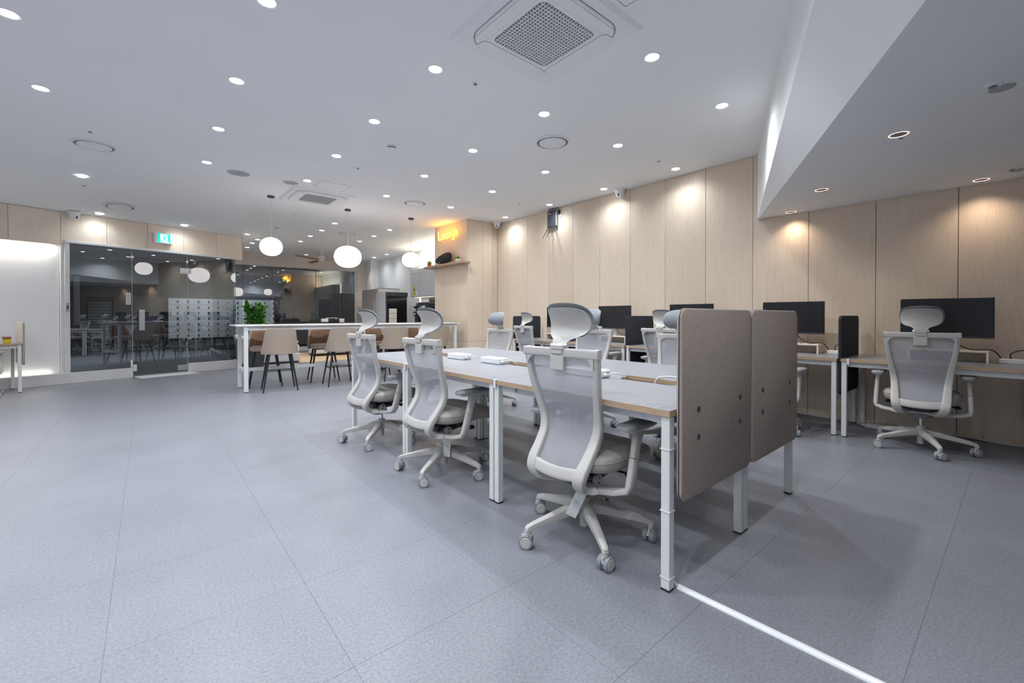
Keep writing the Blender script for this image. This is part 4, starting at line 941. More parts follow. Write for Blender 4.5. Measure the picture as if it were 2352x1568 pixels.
# monitors on wooden risers
def monitor(label):
    t = thing('monitor', label, 'monitor')
    obj('housing', MB().rbox(-0.306, 0.0, 0.105, 0.306, 0.022, 0.467, 0.004).rbox(-0.20, 0.02, 0.15, 0.20, 0.045, 0.38, 0.012), black, t)
    obj('screen', MB().box(-0.300, -0.0012, 0.122, 0.300, 0.0002, 0.461), screen_m, t)
    obj('chin', MB().rbox(-0.306, -0.003, 0.1045, 0.306, 0.001, 0.121, 0.001), darkpl, t)
    obj('stand_neck', MB().rbox(-0.022, 0.030, 0.0, 0.022, 0.046, 0.22, 0.003), steel, t)
    obj('stand_foot', MB().rbox(-0.10, -0.07, 0.0, 0.10, 0.11, 0.006, 0.002), steel, t)
    return t
def riser(label):
    t = thing('monitor_riser', label, 'monitor stand')
    obj('shelf', MB().rbox(-0.25, -0.11, 0.088, 0.25, 0.11, 0.104, 0.001), birch_h, t)
    for s in (-1, 1): obj('side', MB().rbox(s*0.25-0.008, -0.11, 0.0, s*0.25+0.008, 0.11, 0.1035, 0.001), birch_h, t)
    obj('back_board', MB().box(-0.24, 0.095, 0.0, 0.24, 0.108, 0.088), birch_h, t)
    return t
mon = monitor('x'); ris = riser('x')
first = True
for k, (yc, lm) in enumerate(((0.462, 'largest black monitor in view, on the right-hand wall desk'), (1.692, 'black monitor to the right of the brown felt screens'), (2.895, 'black monitor over the left brown screen'), (4.145, 'black monitor just left of the mid-wall black felt screen'), (5.33, 'black monitor hidden behind the big foreground headrest'))):
    l2 = 'small birch monitor riser under the ' + ('right-hand monitor', 'second monitor from the right', 'third monitor from the right', 'fourth monitor from the right', 'farthest monitor')[k]
    if k == 0: mon.location = (5.60, yc, WH+0.104); mon.rotation_euler = (0, 0, R(-90)); mon['label'] = lm; ris.location = (5.615, yc-0.02, WH); ris.rotation_euler = (0, 0, R(-90)); ris['label'] = l2
    else: dup(mon, (5.60, yc, WH+0.104), -90, lm); dup(ris, (5.615, yc-0.02, WH), -90, l2)
    # black cable from the monitor to the strip, and the power strip
    tag(obj('monitor_cable', MB().tube([(5.64, yc-0.03, WH+0.25), (5.63, yc-0.06, WH+0.17), (5.60, yc-0.16, WH+0.112), (5.60, yc-0.24, WH+0.112), (5.60, yc-0.285, WH+0.113), (5.60, yc-0.315, WH+0.095), (5.61, yc-0.345, WH+0.045)], 0.005, 8), cable_b),
        'black cable trailing from the ' + ('right-hand', 'second', 'third', 'fourth', 'farthest')[k] + ' monitor to its power strip', 'cable')
    ps = thing('power_strip', 'long white power strip right of the ' + ('right-hand', 'second', 'third', 'fourth', 'farthest')[k] + ' monitor riser', 'power strip', (5.62, yc-0.335, WH), -90)
    obj('housing', MB().rbox(0.0, -0.03, 0.0, 0.23, 0.03, 0.042, 0.005), whitepl, ps)
    for q in range(3): obj('socket', MB().cyl((0.04+0.07*q, 0, 0.0415), (0.04+0.07*q, 0, 0.0426), 0.018, n=18), slotl, ps)
    tag(obj('plug_cable', MB().tube([(5.62, yc-0.40, WH+0.043), (5.62, yc-0.40, WH+0.085), (5.64, yc-0.43, WH+0.105), (5.68, yc-0.47, WH+0.115), (5.74, yc-0.49, WH+0.09), (5.80, yc-0.50, WH+0.05), (5.865, yc-0.50, WH+0.02)], 0.0045, 8), cable_b), 'black plug cable rising from the ' + ('right-hand', 'second', 'third', 'fourth', 'farthest')[k] + ' power strip', 'cable')
# floor strip and cords at the foot of the wall
ps = thing('floor_power_strip', 'white power strip lying on the floor at the birch wall behind the right chair', 'power strip', (5.70, 1.05, 0), -88)
obj('housing', MB().rbox(0, -0.03, 0, 0.30, 0.03, 0.042, 0.005), whitepl, ps); obj('plug', MB().cyl((-0.03, 0, 0.02), (0, 0, 0.02), 0.012, n=12), whitepl, ps)
tag(obj('looped_cord', MB().tube([(5.70, 1.08, 0.02), (5.76, 1.12, 0.02), (5.80, 1.0, 0.05), (5.83, 0.86, 0.06), (5.81, 0.78, 0.03), (5.77, 0.84, 0.012), (5.78, 0.7, 0.01), (5.83, 0.45, 0.01)], 0.005, 8), cable_w), 'looped beige cord over the floor power strip', 'cord')
tag(obj('floor_cable', MB().tube([(5.862, 4.5, 0.008), (5.858, 3, 0.008), (5.86, 2.0, 0.014), (5.858, 1.4, 0.006), (5.86, 0.9, 0.01), (5.855, 0.5, 0.02), (5.84, 0.33, 0.03), (5.855, 0.15, 0.008), (5.858, -0.5, 0.007)], 0.006, 8), cable_w), 'long pale cord lying along the foot of the birch wall', 'cord')

# ---- desk at the left edge, along the white panels
ld = dup(w0, (0, 0, 0), 0, 'white desk at the left edge of the photo against the white panels')
a_ = lw(-0.61, -0.645); ld.location = (a_[0]-1.18*LD.x, a_[1]-1.18*LD.y, 0); ld.rotation_euler = (0, 0, R(LA)); 
for c_ in ld.children:
    c_.scale = (1, 0.76, 1)
fs = felt_screen('cream felt screen standing on the end of the left-edge desk', 0.735, SH, feltc)
p_ = lw(-0.59, -0.35); fs.location = (p_[0], p_[1], 0.415); fs.rotation_euler = (0, 0, R(LA-90))
for c_ in fs.children:
    c_.scale = (0.78, 1, 0.80); c_.location = (0, 0, 0)
cp = thing('yellow_plant_pot', 'small terracotta pot in a bright yellow sleeve on the left-edge desk', 'flower pot', (-1.60, 9.75, WH))
obj('pot', MB().lathe([(0.034, 0.0), (0.043, 0.09), (0.047, 0.092), (0.047, 0.10), (0.041, 0.10), (0.038, 0.08), (0.001, 0.08)], n=28), terra, cp)
obj('sleeve', MB().lathe([(0.0345, 0.002), (0.0415, 0.064), (0.0425, 0.064), (0.0355, 0.002)], n=28, cap=False), yellow, cp)

# ============================================================ WALL-MOUNTED THINGS
def dome_cam(loc, rz, label, look=0):
    t = thing('dome_camera', label, 'security camera', loc, rz)   # local -Y points away from the wall
    t.scale = (1.35, 1.35, 1.35)
    obj('mount', MB().lathe([(0.062, 0.0), (0.064, -0.012), (0.060, -0.03), (0.052, -0.034)], n=28).rbox(-0.045, -0.02, -0.05, 0.045, 0.055, -0.004, 0.012), whitep2, t)
    b = obj('turret', MB().lathe([(max(0.001, 0.055*math.cos(a)), -0.055*math.sin(a)*1.25-0.028) for a in [R(k*9) for k in range(11)]], n=28), whitepl, t)
    f = obj('camera_face', MB().cyl((0, 0, 0), (0, -0.012, -0.004), 0.034, 0.030, n=24), whitepl, t, (0.012*look, -0.036, -0.065))
    obj('lens', MB().cyl((0, -0.012, 0.009), (0, -0.016, 0.008), 0.010, n=16), blackg, f); obj('sensor', MB().cyl((0, -0.0105, -0.012), (0, -0.0145, -0.013), 0.009, n=16), blackg, f)
    return t
dome_cam((WX-0.092, 4.175, HC), -75, 'white dome camera at the ceiling over the birch wall, right of the router')
dome_cam((5.765, 7.33, HC), -45, 'white dome camera in the birch room corner near the neon sign')
x, y, _ = lw(0.07, -0.092); dome_cam((x, y, SC+0.008), 22, 'white dome camera on the birch fascia above the glass front', 1)

rt_ = thing('router', 'black wall router with four antennas hanging just under the ceiling', 'router', (WX-0.001, 5.735, 3.14), 90)
# local frame: X along the wall (towards world +Y is -X after the turn), front = +Y
obj('case', MB().rbox(-0.105, 0.02, -0.31, 0.105, 0.065, 0.0, 0.006), darkpl, rt_)
obj('side_plate', MB().rbox(-0.12, 0.012, -0.30, -0.104, 0.055, -0.02, 0.003), slotl, rt_)
obj('status_label', MB().box(0.03, 0.0652, -0.065, 0.065, 0.066, -0.045), paper, rt_)
for i, (x, dx) in enumerate(((0.085, 0.11), (0.035, 0.035), (-0.02, -0.03), (-0.075, -0.115))):
    obj('antenna', MB().cyl((x, 0.055, -0.29), (x+dx, 0.10, -0.50), 0.006, 0.005, n=10).cyl((x, 0.05, -0.26), (x, 0.055, -0.30), 0.008, n=10), black, rt_)
sk = thing('wall_socket', 'white wall socket with a black adapter beside the router', 'wall socket', (WX-0.001, 5.56, 3.05), 90)
obj('plate', MB().rbox(-0.04, 0.0, -0.06, 0.04, 0.012, 0.06, 0.003), whitepl, sk); obj('adapter', MB().rbox(-0.015, 0.012, 0.0, 0.03, 0.055, 0.075, 0.006), black, sk)
tag(obj('router_cable', MB().tube([(5.82, 5.80, 3.14), (5.82, 5.82, 3.168), (5.83, 5.70, 3.172), (5.84, 5.58, 3.165), (5.84, 5.545, 3.125)], 0.004, 6), cable_b), 'black cable looped over the top of the router', 'cable')
# exit sign on the fascia
ex = thing('exit_sign', 'green and white running-man emergency exit sign on the birch fascia', 'exit sign', lw(1.325, -0.001, 2.672), LA)
obj('box', MB().rbox(-0.145, -0.075, -0.105, 0.145, 0.0, 0.105, 0.006), whitepl, ex)
obj('green_face', MB().box(-0.10, -0.0775, -0.088, 0.105, -0.0748, 0.088), exit_g, ex)
obj('door_shape', MB().add([(x, y, z) for y in (-0.0785, -0.0774) for x, z in ((-0.055, 0.078), (0.06, 0.072), (0.06, -0.03), (0.085, -0.082), (-0.045, -0.082), (-0.055, -0.05))], [(0, 5, 4, 3, 2, 1), (6, 7, 8, 9, 10, 11)] + [(i, (i+1) % 6, 6+(i+1) % 6, 6+i) for i in range(6)]), exit_w, ex)
rm = MB()
def limb(pts, w):
    for (x0, z0), (x1, z1) in zip(pts[:-1], pts[1:]):
        dx, dz = x1-x0, z1-z0; l = math.hypot(dx, dz); nx, nz = -dz/l*w, dx/l*w
        rm.add([(x, y, z) for y in (-0.0796, -0.0784) for x, z in ((x0+nx, z0+nz), (x0-nx, z0-nz), (x1-nx, z1-nz), (x1+nx, z1+nz))], [(0, 1, 2, 3), (7, 6, 5, 4), (0, 3, 7, 4), (1, 5, 6, 2), (0, 4, 5, 1), (3, 2, 6, 7)])
limb([(0.0, 0.035), (0.012, -0.012)], 0.012); limb([(0.0, 0.03), (-0.032, 0.02), (-0.045, 0.028)], 0.005); limb([(0.008, 0.03), (0.034, 0.008), (0.045, 0.016)], 0.005)
limb([(0.010, -0.010), (0.036, -0.028), (0.045, -0.06)], 0.0075); limb([(0.006, -0.010), (-0.012, -0.04), (-0.035, -0.062)], 0.0075)
rm.cyl((-0.004, -0.0784, 0.056), (-0.004, -0.0796, 0.056), 0.013, n=14)
obj('running_figure', rm, exit_g, ex)
obj('test_button', MB().cyl((0.126, -0.075, -0.03), (0.126, -0.078, -0.03), 0.006, n=10), midgrey, ex)
# access reader on the door jamb
ar = thing('access_reader', 'slim grey access reader on the aluminium jamb at the left of the glass', 'access reader', lw(-0.008, -0.011, 1.31), LA)
obj('case', MB().rbox(-0.022, -0.022, -0.075, 0.022, 0.0, 0.075, 0.004), slotl, ar); obj('keypad', MB().rbox(-0.008, -0.024, -0.03, 0.012, -0.022, 0.02, 0.001), black, ar)
# notices on the glass
n1 = thing('glass_notice', 'white printed notice stuck on the glass left of the door handle', 'notice', lw(0.81, 0.0288, 1.48), LA)
obj('sheet', MB().box(-0.035, -0.0008, -0.11, 0.035, 0, 0.11), paper, n1)
ln = MB(); rn = random.Random(3)
for k in range(11): w = rn.uniform(0.015, 0.028); ln.box(-w, -0.0014, 0.085-0.0165*k, w, -0.0009, 0.091-0.0165*k)
obj('print', ln, ink, n1)
n2 = thing('door_sign', 'white sign plate stuck across the door seam near the top', 'sign', lw(1.72, 0.0288, 2.075), LA)
obj('plate', MB().rbox(-0.095, -0.003, -0.055, 0.095, 0, 0.055, 0.001), paper, n2)
ln = MB()
for k in range(9): ln.box(-0.08+0.012*k, -0.004, 0.018, -0.073+0.012*k, -0.0031, 0.034)
for k in range(5): ln.box(-0.075+0.02*k, -0.004, -0.036, -0.060+0.02*k, -0.0031, -0.012)
ln.box(0.045, -0.004, -0.04, 0.08, -0.0031, 0.035)
obj('print', ln, slotl, n2)
# warm cove strip behind the left fascia bottom and at the panel foot
tag(obj('cove_light_strip', MB().box(-6.5, 0.024, 2.368, -0.09, 0.05, 2.3745), cove_m, loc=tuple(LP), rot=(0, 0, R(LA))), 'warm LED strip hidden under the left birch fascia', 'light strip')
for s_ in (-0.7, -1.7, -2.7, -3.7): 
    p_ = lw(s_, 0.012, 2.35); area('cove_light', p_, (R(18), 0, R(LA)), 1.0, 0.02, 9.0, (1.0, 0.92, 0.80)); p_ = lw(s_, 0.03, 0.19); area('cove_light', p_, (R(165), 0, R(LA)), 1.0, 0.02, 0.8, (1.0, 0.96, 0.75))

# ---- neon sign on the lounge pillar
ns = thing('neon_sign', 'glowing yellow-orange neon sign reading Lounge on the birch pillar', 'neon sign', (5.088, 8.60, 2.865), -90)
def arcp(cx, cz, rx, rz_, a0, a1, n=12): return [(cx+rx*math.cos(R(a0+(a1-a0)*k/n)), cz+rz_*math.sin(R(a0+(a1-a0)*k/n))) for k in range(n+1)]
GL = [[[(0.02, 0.27), (0.02, 0.03), (0.045, 0.008), (0.115, 0.008), (0.14, 0.028)]],
      [arcp(0.215, 0.075, 0.045, 0.065, 0, 360, 20)],
      [[(0.285, 0.14), (0.285, 0.05)] + arcp(0.325, 0.05, 0.04, 0.042, 180, 360, 8) + [(0.365, 0.14), (0.365, 0.01)]],
      [[(0.415, 0.01), (0.415, 0.14), (0.415, 0.09)] + arcp(0.455, 0.095, 0.04, 0.045, 180, 0, 8) + [(0.495, 0.01)]],
      [arcp(0.585, 0.085, 0.042, 0.055, 0, 360, 18), [(0.627, 0.14), (0.627, -0.02)] + arcp(0.585, -0.02, 0.042, 0.04, 0, -150, 8)],
      [[(0.675, 0.078), (0.762, 0.078)] + arcp(0.718, 0.078, 0.044, 0.064, 0, 300, 16)]]
for li, gl in enumerate(GL):
    core = MB(); edge = MB()
    for st_ in gl:
        st_ = [(x*1.08+0.005, z*(0.72 if gl is GL[0] else 0.80)) for x, z in st_]
        core.tube([(x, -0.030, z) for x, z in st_], 0.0068, 8, False); edge.sweep([(x, -0.018, z) for x, z in st_], (0.010, 0.0125), up=(0, 1, 0), n=8)
    e_ = obj('letter', edge, neon_b, ns); obj('tube', core, neon_m, e_)
e_ = obj('hyphen_plate', MB().rbox(0.115, -0.03, 0.060, 0.165, -0.005, 0.088, 0.004), whitepl, ns)
for y in (8.45, 8.2, 7.95): point('neon_glow', (4.93, y, 3.03), 1.3, (1.0, 0.42, 0.03), 0.09)
# floating shelf with speaker and little plants
sh = tag(obj('floating_shelf', MB().rbox(4.855, 7.345, 2.238, 5.088, 8.895, 2.283, 0.002), shelf_w), 'walnut floating shelf on the birch pillar under the neon sign', 'shelf')
sp = thing('speaker', 'dark oval tabletop speaker on the floating shelf', 'speaker', (4.975, 8.22, 2.283), -90)
pr = MB(); n = 24
rs = []
for i in range(17):
    a = -PI/2 + PI*i/16; x = 0.30*math.sin(a); r_ = math.cos(a)**0.62 if 0 < i < 16 else 0.02
    hz = 0.105*(1 + 0.25*math.sin(a)); rs.append([(x, 0.075*r_*math.cos(q), 0.13 + x*0.10 + hz*r_*math.sin(q)) for q in [2*PI*k/n for k in range(n)]])
obj('fabric_body', pr.rings(rs), feltd, sp, ang=60)
obj('copper_rim', MB().rings([[(x*1.02, 0.012+0.074*(p[1]/0.075), 0.13+(z-0.13)*1.03) for x, y, z in r for p in [(x, y, z)]] for r in rs[3:14]], cap=False), copper, sp) if False else None
obj('stand', MB().rbox(-0.11, -0.05, 0.0, 0.12, 0.05, 0.022, 0.01), chrome, sp); obj('logo_dot', MB().cyl((-0.06, -0.080, 0.05), (-0.06, -0.072, 0.052), 0.012, n=14), slotl, sp)
def mini_plant(loc, label, pm, h, seed):
    t = thing('mini_plant', label, 'potted plant', loc, -20)
    obj('pot', MB().rings([[(s_*w, t_*w, z) for s_, t_ in ((-1, -1), (1, -1), (1, 1), (-1, 1))] for w, z in ((0.035, 0), (0.043, 0.075), (0.038, 0.075), (0.036, 0.06))]), pm, t)
    rnd = random.Random(seed); f = MB()
    for k in range(70):
        a = rnd.uniform(0, 2*PI); tt = rnd.uniform(0.1, 1.0); r_ = 0.012 + 0.055*tt; z0 = 0.06; z1 = 0.07 + h*rnd.uniform(0.5, 1)*(1.1-0.6*tt)
        x, y = r_*math.cos(a), r_*math.sin(a); px, py = -math.sin(a)*0.008, math.cos(a)*0.008
        f.add([(x*0.3, y*0.3, z0), (x*0.8+px, y*0.8+py, (z0+z1)/2), (x, y, z1), (x*0.8-px, y*0.8-py, (z0+z1)/2), (x*0.8, y*0.8, (z0+z1)/2+0.006)], [(0, 1, 4), (1, 2, 4), (2, 3, 4), (3, 0, 4), (0, 3, 2, 1)])
    o = obj('foliage', f, leaf_y, t); o['kind'] = 'stuff'
leaf_y = mat('bright_green_leaf', (0.22, 0.42, 0.04), 0.5); vary(leaf_y, (0.12, 0.30, 0.03), (0.45, 0.55, 0.06), nscale=9)
mini_plant((4.99, 7.68, 2.283), 'small bushy plant in a white square pot at the right of the floating shelf', paper, 0.10, 1)
mini_plant((4.93, 8.76, 2.283), 'tiny plant in a coloured pot at the left end of the floating shelf', terra, 0.10, 2)
ow = thing('wall_outlet', 'white outlet plate low on the birch pillar behind the bar', 'outlet', (5.088, 8.32, 0.86), -90)
obj('plate', MB().rbox(-0.035, -0.008, -0.06, 0.035, 0, 0.06, 0.002), whitepl, ow); obj('slot', MB().box(-0.01, -0.0095, -0.035, 0.01, -0.008, 0.035), slotl, ow)

# ============================================================ BAR AND STOOLS
bar = thing('bar_table', 'long white standing-height bar table between the office and the lounge', 'bar table', (1.0, 7.52, 0))
BL = 3.93; BH = 1.019
obj('tabletop', MB().rbox(0, -0.02, BH-0.022, BL, 0.68, BH, 0.003), whitem, bar)
obj('under_frame', MB().rbox(0.10, 0.015, BH-0.085, BL-0.05, 0.045, BH-0.022, 0.003).rbox(0.10, 0.59, BH-0.085, BL-0.05, 0.62, BH-0.022, 0.003).rbox(0.10, 0.03, BH-0.08, 0.14, 0.60, BH-0.022, 0.003).rbox(BL-0.14, 0.03, BH-0.08, BL-0.10, 0.60, BH-0.022, 0.003), whitem, bar)
for x in (0.13, 1.92, BL-0.09):
    for y in (0.03, 0.605):
        l = obj('leg', MB().rbox(x-0.028, y-0.028, 0.012, x+0.028, y+0.028, BH-0.022, 0.002), whitem, bar)
        obj('foot', MB().cyl((x, y, 0), (x, y, 0.013), 0.018, n=12), midgrey, l)
    obj('cross_bar', MB().rbox(x-0.02, 0.055, 0.285, x+0.02, 0.58, 0.345, 0.003), whitem, bar)
obj('foot_rail', MB().rbox(0.15, 0.30, 0.288, BL-0.11, 0.34, 0.342, 0.003), whitem, bar)

def stool(label, group):
    t = thing('bar_stool', label, 'bar stool', (0, 0, 0), 0, group)      # faces +Y
    # shell: curved back that narrows towards the top
    def back(u, v, off):
        a = -1 + 2*u; z = 0.572 + 0.388*v
        w = (0.243 - 0.052*v**1.2) ; x = w*math.sin(a*1.32)/math.sin(1.32)
        dep = 0.16*(1 - v)**1.4 + 0.035
        y = -0.205 - 0.03*v + (1 - math.cos(a*1.2))/(1-math.cos(1.2))*dep
        side = abs(a)**6; zz = z - 0.034*abs(a)**7*v - 0.20*abs(a)**8*v*(1-v)*0.3
        n_ = Vector((math.sin(a*1.1), -math.cos(a*1.1), 0)); 
        return (x + n_.x*off, y + n_.y*off, zz)
    o = obj('backrest', MB().slab(lambda u, v: back(u, v, 0.020), lambda u, v: back(u, v, 0.0), 22, 10), leath_o, t, ang=60)
    obj('inner_padding', MB().slab(lambda u, v: back(0.05+0.9*u, 0.12+0.80*v, 0.0005), lambda u, v: back(0.05+0.9*u, 0.12+0.80*v, -0.010-0.006*abs(math.sin(u*PI*11))), 66, 6), leath_i, t, ang=60)
    def plan(s_, z, n=40): return [(s_*0.216*math.copysign(abs(math.cos(q))**0.7, math.cos(q)), 0.030 + s_*0.200*math.copysign(abs(math.sin(q))**0.75, math.sin(q)), z) for q in [2*PI*i/n for i in range(n)]]
    st_ = obj('seat', MB().rings([plan(0.85, 0.575), plan(0.98, 0.583), plan(1.03, 0.605), plan(1.03, 0.630), plan(0.97, 0.650), plan(0.8, 0.660), plan(0.1, 0.664)]), leath_o, t, ang=60)
    obj('piping', MB().rings([plan(1.03, 0.632), plan(1.042, 0.635), plan(1.03, 0.639)], cap=False), leath_o, st_)
    obj('seat_plate', MB().rbox(-0.15, -0.14, 0.562, 0.15, 0.15, 0.576, 0.003), black, t)
    for sx in (-1, 1):
        for sy in (-1, 1):
            obj('leg', MB().cyl((sx*0.15, 0.01+sy*0.135, 0.572), (sx*0.235, 0.005+sy*0.215, 0.0), 0.0175, 0.010, n=14), black, t)
    k = 0.30; X = 0.192; Yb = 0.175
    obj('footrest', MB().tube([(-X, -Yb+0.005, k), (-X, Yb+0.005, k), (X, Yb+0.005, k), (X, -Yb+0.005, k)], 0.007, 8, False).tube([(-X, -0.02, k), (X, -0.02, k)], 0.007, 8), black, t)
    return t
gs_ = 'beige leather bar stools'
st0 = stool('beige bar stool in front of the bar at its left end', gs_); st0.location = (1.575, 7.50, 0); st0.rotation_euler = (0, 0, R(-7))
dup(st0, (2.485, 7.44, 0), -5, 'beige bar stool in front of the bar, second from its left end')
dup(st0, (3.42, 7.42, 0), -3, 'beige bar stool in front of the bar, between the two nearest headrests')
dup(st0, (4.30, 7.44, 0), -2, 'beige bar stool in front of the bar beside the birch pillar')
dup(st0, (1.50, 8.16, 0), 172, 'brown-lined bar stool behind the bar at its left end, facing the camera')
dup(st0, (2.42, 8.14, 0), 172, 'brown-lined bar stool behind the bar, second from the left, facing the camera')
dup(st0, (3.40, 8.20, 0), 176, 'brown-lined bar stool behind the bar, third from the left, facing the camera')
dup(st0, (4.22, 8.20, 0), 176, 'brown-lined bar stool behind the bar by the birch pillar, facing the camera')

# ============================================================ LOUNGE
rug = tag(obj('rug', MB().rbox(2.925, 11.55, 0.0, 5.0, 14.6, 0.008, 0.003), rug_m), 'tan woven rug on the lounge floor', 'rug')
so = thing('sofa', 'white upholstered sofa behind the left bar stools', 'sofa', (2.915, 11.66, 0))
obj('base', MB().rbox(-1.05, 0, 0.035, 0, 2.2, 0.24, 0.02), sofa_m, so)
for i, (x0, x1) in enumerate(((-1.04, -0.01),)):
    for y0, y1 in ((0.01, 0.72), (0.73, 1.45), (1.46, 2.19)): obj('seat_cushion', MB().rbox(x0, y0, 0.245, x1, y1, 0.455, 0.035), sofa_m, so)
obj('backrest', MB().rbox(-1.30, 0, 0.035, -1.06, 2.2, 0.66, 0.04), sofa_m, so)
obj('plinth', MB().box(-1.26, 0.03, 0.0, -0.03, 2.17, 0.035), black, so)
def cushion(loc, rz, lab, w=0.21):
    def f(sg): 
        return lambda u, v: ((2*u-1)*w*(1-0.06*(1-abs(2*v-1))), (2*v-1)*w*(1-0.06*(1-abs(2*u-1))), 0.055 + sg*0.052*((1-(2*u-1)**4)*(1-(2*v-1)**4))**0.6)
    tag(obj('throw_cushion', MB().slab(f(1), f(-1), 14, 14), sofa_m, loc=loc, rot=(0, 0, R(rz)), ang=60), lab, 'cushion')
cushion((2.68, 11.93, 0.458), 8, 'white throw cushion lying on the sofa, lower of the two'); cushion((2.66, 11.95, 0.564), -6, 'white throw cushion, upper of the two stacked on the sofa')
cushion((2.10, 12.05, 0.458), 12, 'white throw cushion on the left part of the sofa')
pl = thing('potted_plant', 'tall bushy green plant in a charcoal tapered planter behind the bar', 'potted plant', (1.845, 11.02, 0))
obj('planter', MB().rings([[(s_*w, t_*w, z) for s_, t_ in ((-1, -1), (1, -1), (1, 1), (-1, 1))] for w, z in ((0.12, 0), (0.165, 0.50), (0.15, 0.50), (0.145, 0.46))]), planter_m, pl)
obj('soil', MB().box(-0.144, -0.144, 0.44, 0.144, 0.144, 0.462), soil, pl)
rnd = random.Random(11)
def leafmesh(L_, w, droop):
    m = MB(); n = 6
    for i in range(n+1):
        q = i/n; x = L_*q; z = droop*L_*(q*0.9 - 1.5*q*q); ww = w*math.sin(PI*min(0.98, max(0.04, q**0.8)))
        m.v += [(x, -ww, z+ww*0.35), (x, 0, z), (x, ww, z+ww*0.35)]
    for i in range(n):
        a = 3*i; m.f += [(a, a+1, a+4, a+3), (a+1, a+2, a+5, a+4)]
    return m
protos = []
for k in range(4):
    protos.append(obj('leaf', leafmesh([0.21, 0.24, 0.23, 0.18][k], [0.046, 0.040, 0.050, 0.044][k], [0.5, 0.9, 0.2, 0.7][k]), leaf_m, pl))
stems = []
for k in range(11):
    a = 2*PI*k/11 + rnd.uniform(-0.2, 0.2); r0 = 0.05; r1 = rnd.uniform(0.03, 0.19); h = rnd.uniform(1.0, 1.36)
    pts = [(r0*math.cos(a), r0*math.sin(a), 0.44), (r0*1.3*math.cos(a), r0*1.3*math.sin(a), 0.75), (r1*math.cos(a), r1*math.sin(a), h)]
    stems.append(pts); obj('stem', MB().tube(pts, 0.008, 6), stem_m, pl)
cnt = 0
for s_i, pts in enumerate(stems):
    for j in range(26):
        q = 0.28 + 0.74*j/26
        p = Vector(pts[1]).lerp(Vector(pts[2]), min(q, 1)) if q > 0.15 else Vector(pts[1])
        src = protos[cnt % 4]; yaw = 137.5*j + 40*s_i; pitch = -20 - 75*max(0, (q-0.35)) + rnd.uniform(-22, 16)
        if cnt < 4: o = src
        else: o = src.copy(); COL.objects.link(o)
        o.location = p; o.rotation_euler = (rnd.uniform(-0.4, 0.4), R(pitch), R(yaw)); s_ = rnd.uniform(0.85, 1.15); o.scale = (s_, s_, s_); o.parent = pl; cnt += 1

# counter with printer etc. before the lounge window
ct = thing('low_counter', 'white counter with a wooden top before the lounge window', 'counter', (3.62, 13.0, 0.008))
obj('body', MB().rbox(0, 0.02, 0.07, 1.25, 0.58, 0.905, 0.004), whitem, ct); obj('kick', MB().box(0.02, 0.05, 0, 1.23, 0.55, 0.07), black, ct)
obj('worktop', MB().rbox(-0.08, -0.02, 0.905, 1.32, 0.62, 0.942, 0.004), shelf_w, ct)
for x in (0.02, 0.425, 0.83): obj('door', MB().rbox(x, 0.0, 0.09, x+0.40, 0.019, 0.895, 0.003), whitem, ct)
pt = thing('printer', 'flat black and white printer on the low counter', 'printer', (4.16, 13.25, 0.951))
obj('body', MB().rbox(-0.30, -0.20, 0.0, 0.30, 0.20, 0.075, 0.01), black, pt); obj('tray_cover', MB().rbox(-0.27, -0.205, 0.075, 0.27, 0.18, 0.10, 0.008), darkpl, pt)
obj('control_panel', MB().rbox(0.18, -0.215, 0.02, 0.32, -0.15, 0.135, 0.004), towel_m, pt); obj('paper_stack', MB().rbox(-0.31, -0.215, 0.035, -0.14, -0.10, 0.135, 0.004), paper, pt); obj('lid_strip', MB().rbox(-0.12, -0.19, 0.145, 0.13, 0.10, 0.16, 0.003).rbox(-0.12, -0.1, 0.1, -0.1, 0.0, 0.145).rbox(0.1, -0.1, 0.1, 0.13, 0.0, 0.145), paper, pt)
wd = thing('black_tap_unit', 'black gooseneck tap unit at the left of the printer', 'water dispenser', (3.68, 13.2, 0.951))
obj('body', MB().rbox(-0.12, -0.1, 0, 0.12, 0.1, 0.115, 0.01), black, wd); obj('gooseneck', MB().tube([(-0.06, -0.02, 0.1), (-0.06, -0.02, 0.19)] + [(-0.005-0.055*math.cos(R(a)), -0.02, 0.19+0.05*math.sin(R(a))) for a in range(20, 181, 20)], 0.010, 8), black, wd)
obj('knob', MB().cyl((0.07, 0, 0.115), (0.07, 0, 0.17), 0.018, n=14), black, wd)
pb = thing('pump_bottle', 'black pump bottle on a small ledge left of the tall beige fridge', 'bottle', (5.93, 15.62, 1.27))
obj('bottle', MB().lathe([(0.045, 0), (0.047, 0.02), (0.045, 0.12), (0.015, 0.13), (0.015, 0.15)], n=24), black, pb); obj('pump', MB().lathe([(0.008, 0.15), (0.008, 0.19), (0.02, 0.19), (0.02, 0.205), (0.001, 0.205)], n=14).rbox(-0.05, -0.008, 0.19, 0.0, 0.008, 0.203, 0.003), black, pb)
tag(obj('bottle_ledge', MB().rbox(5.86, 15.55, 1.25, 6.06, 15.72, 1.27, 0.003), whitem), 'little white wall ledge carrying the black pump bottle', 'shelf')
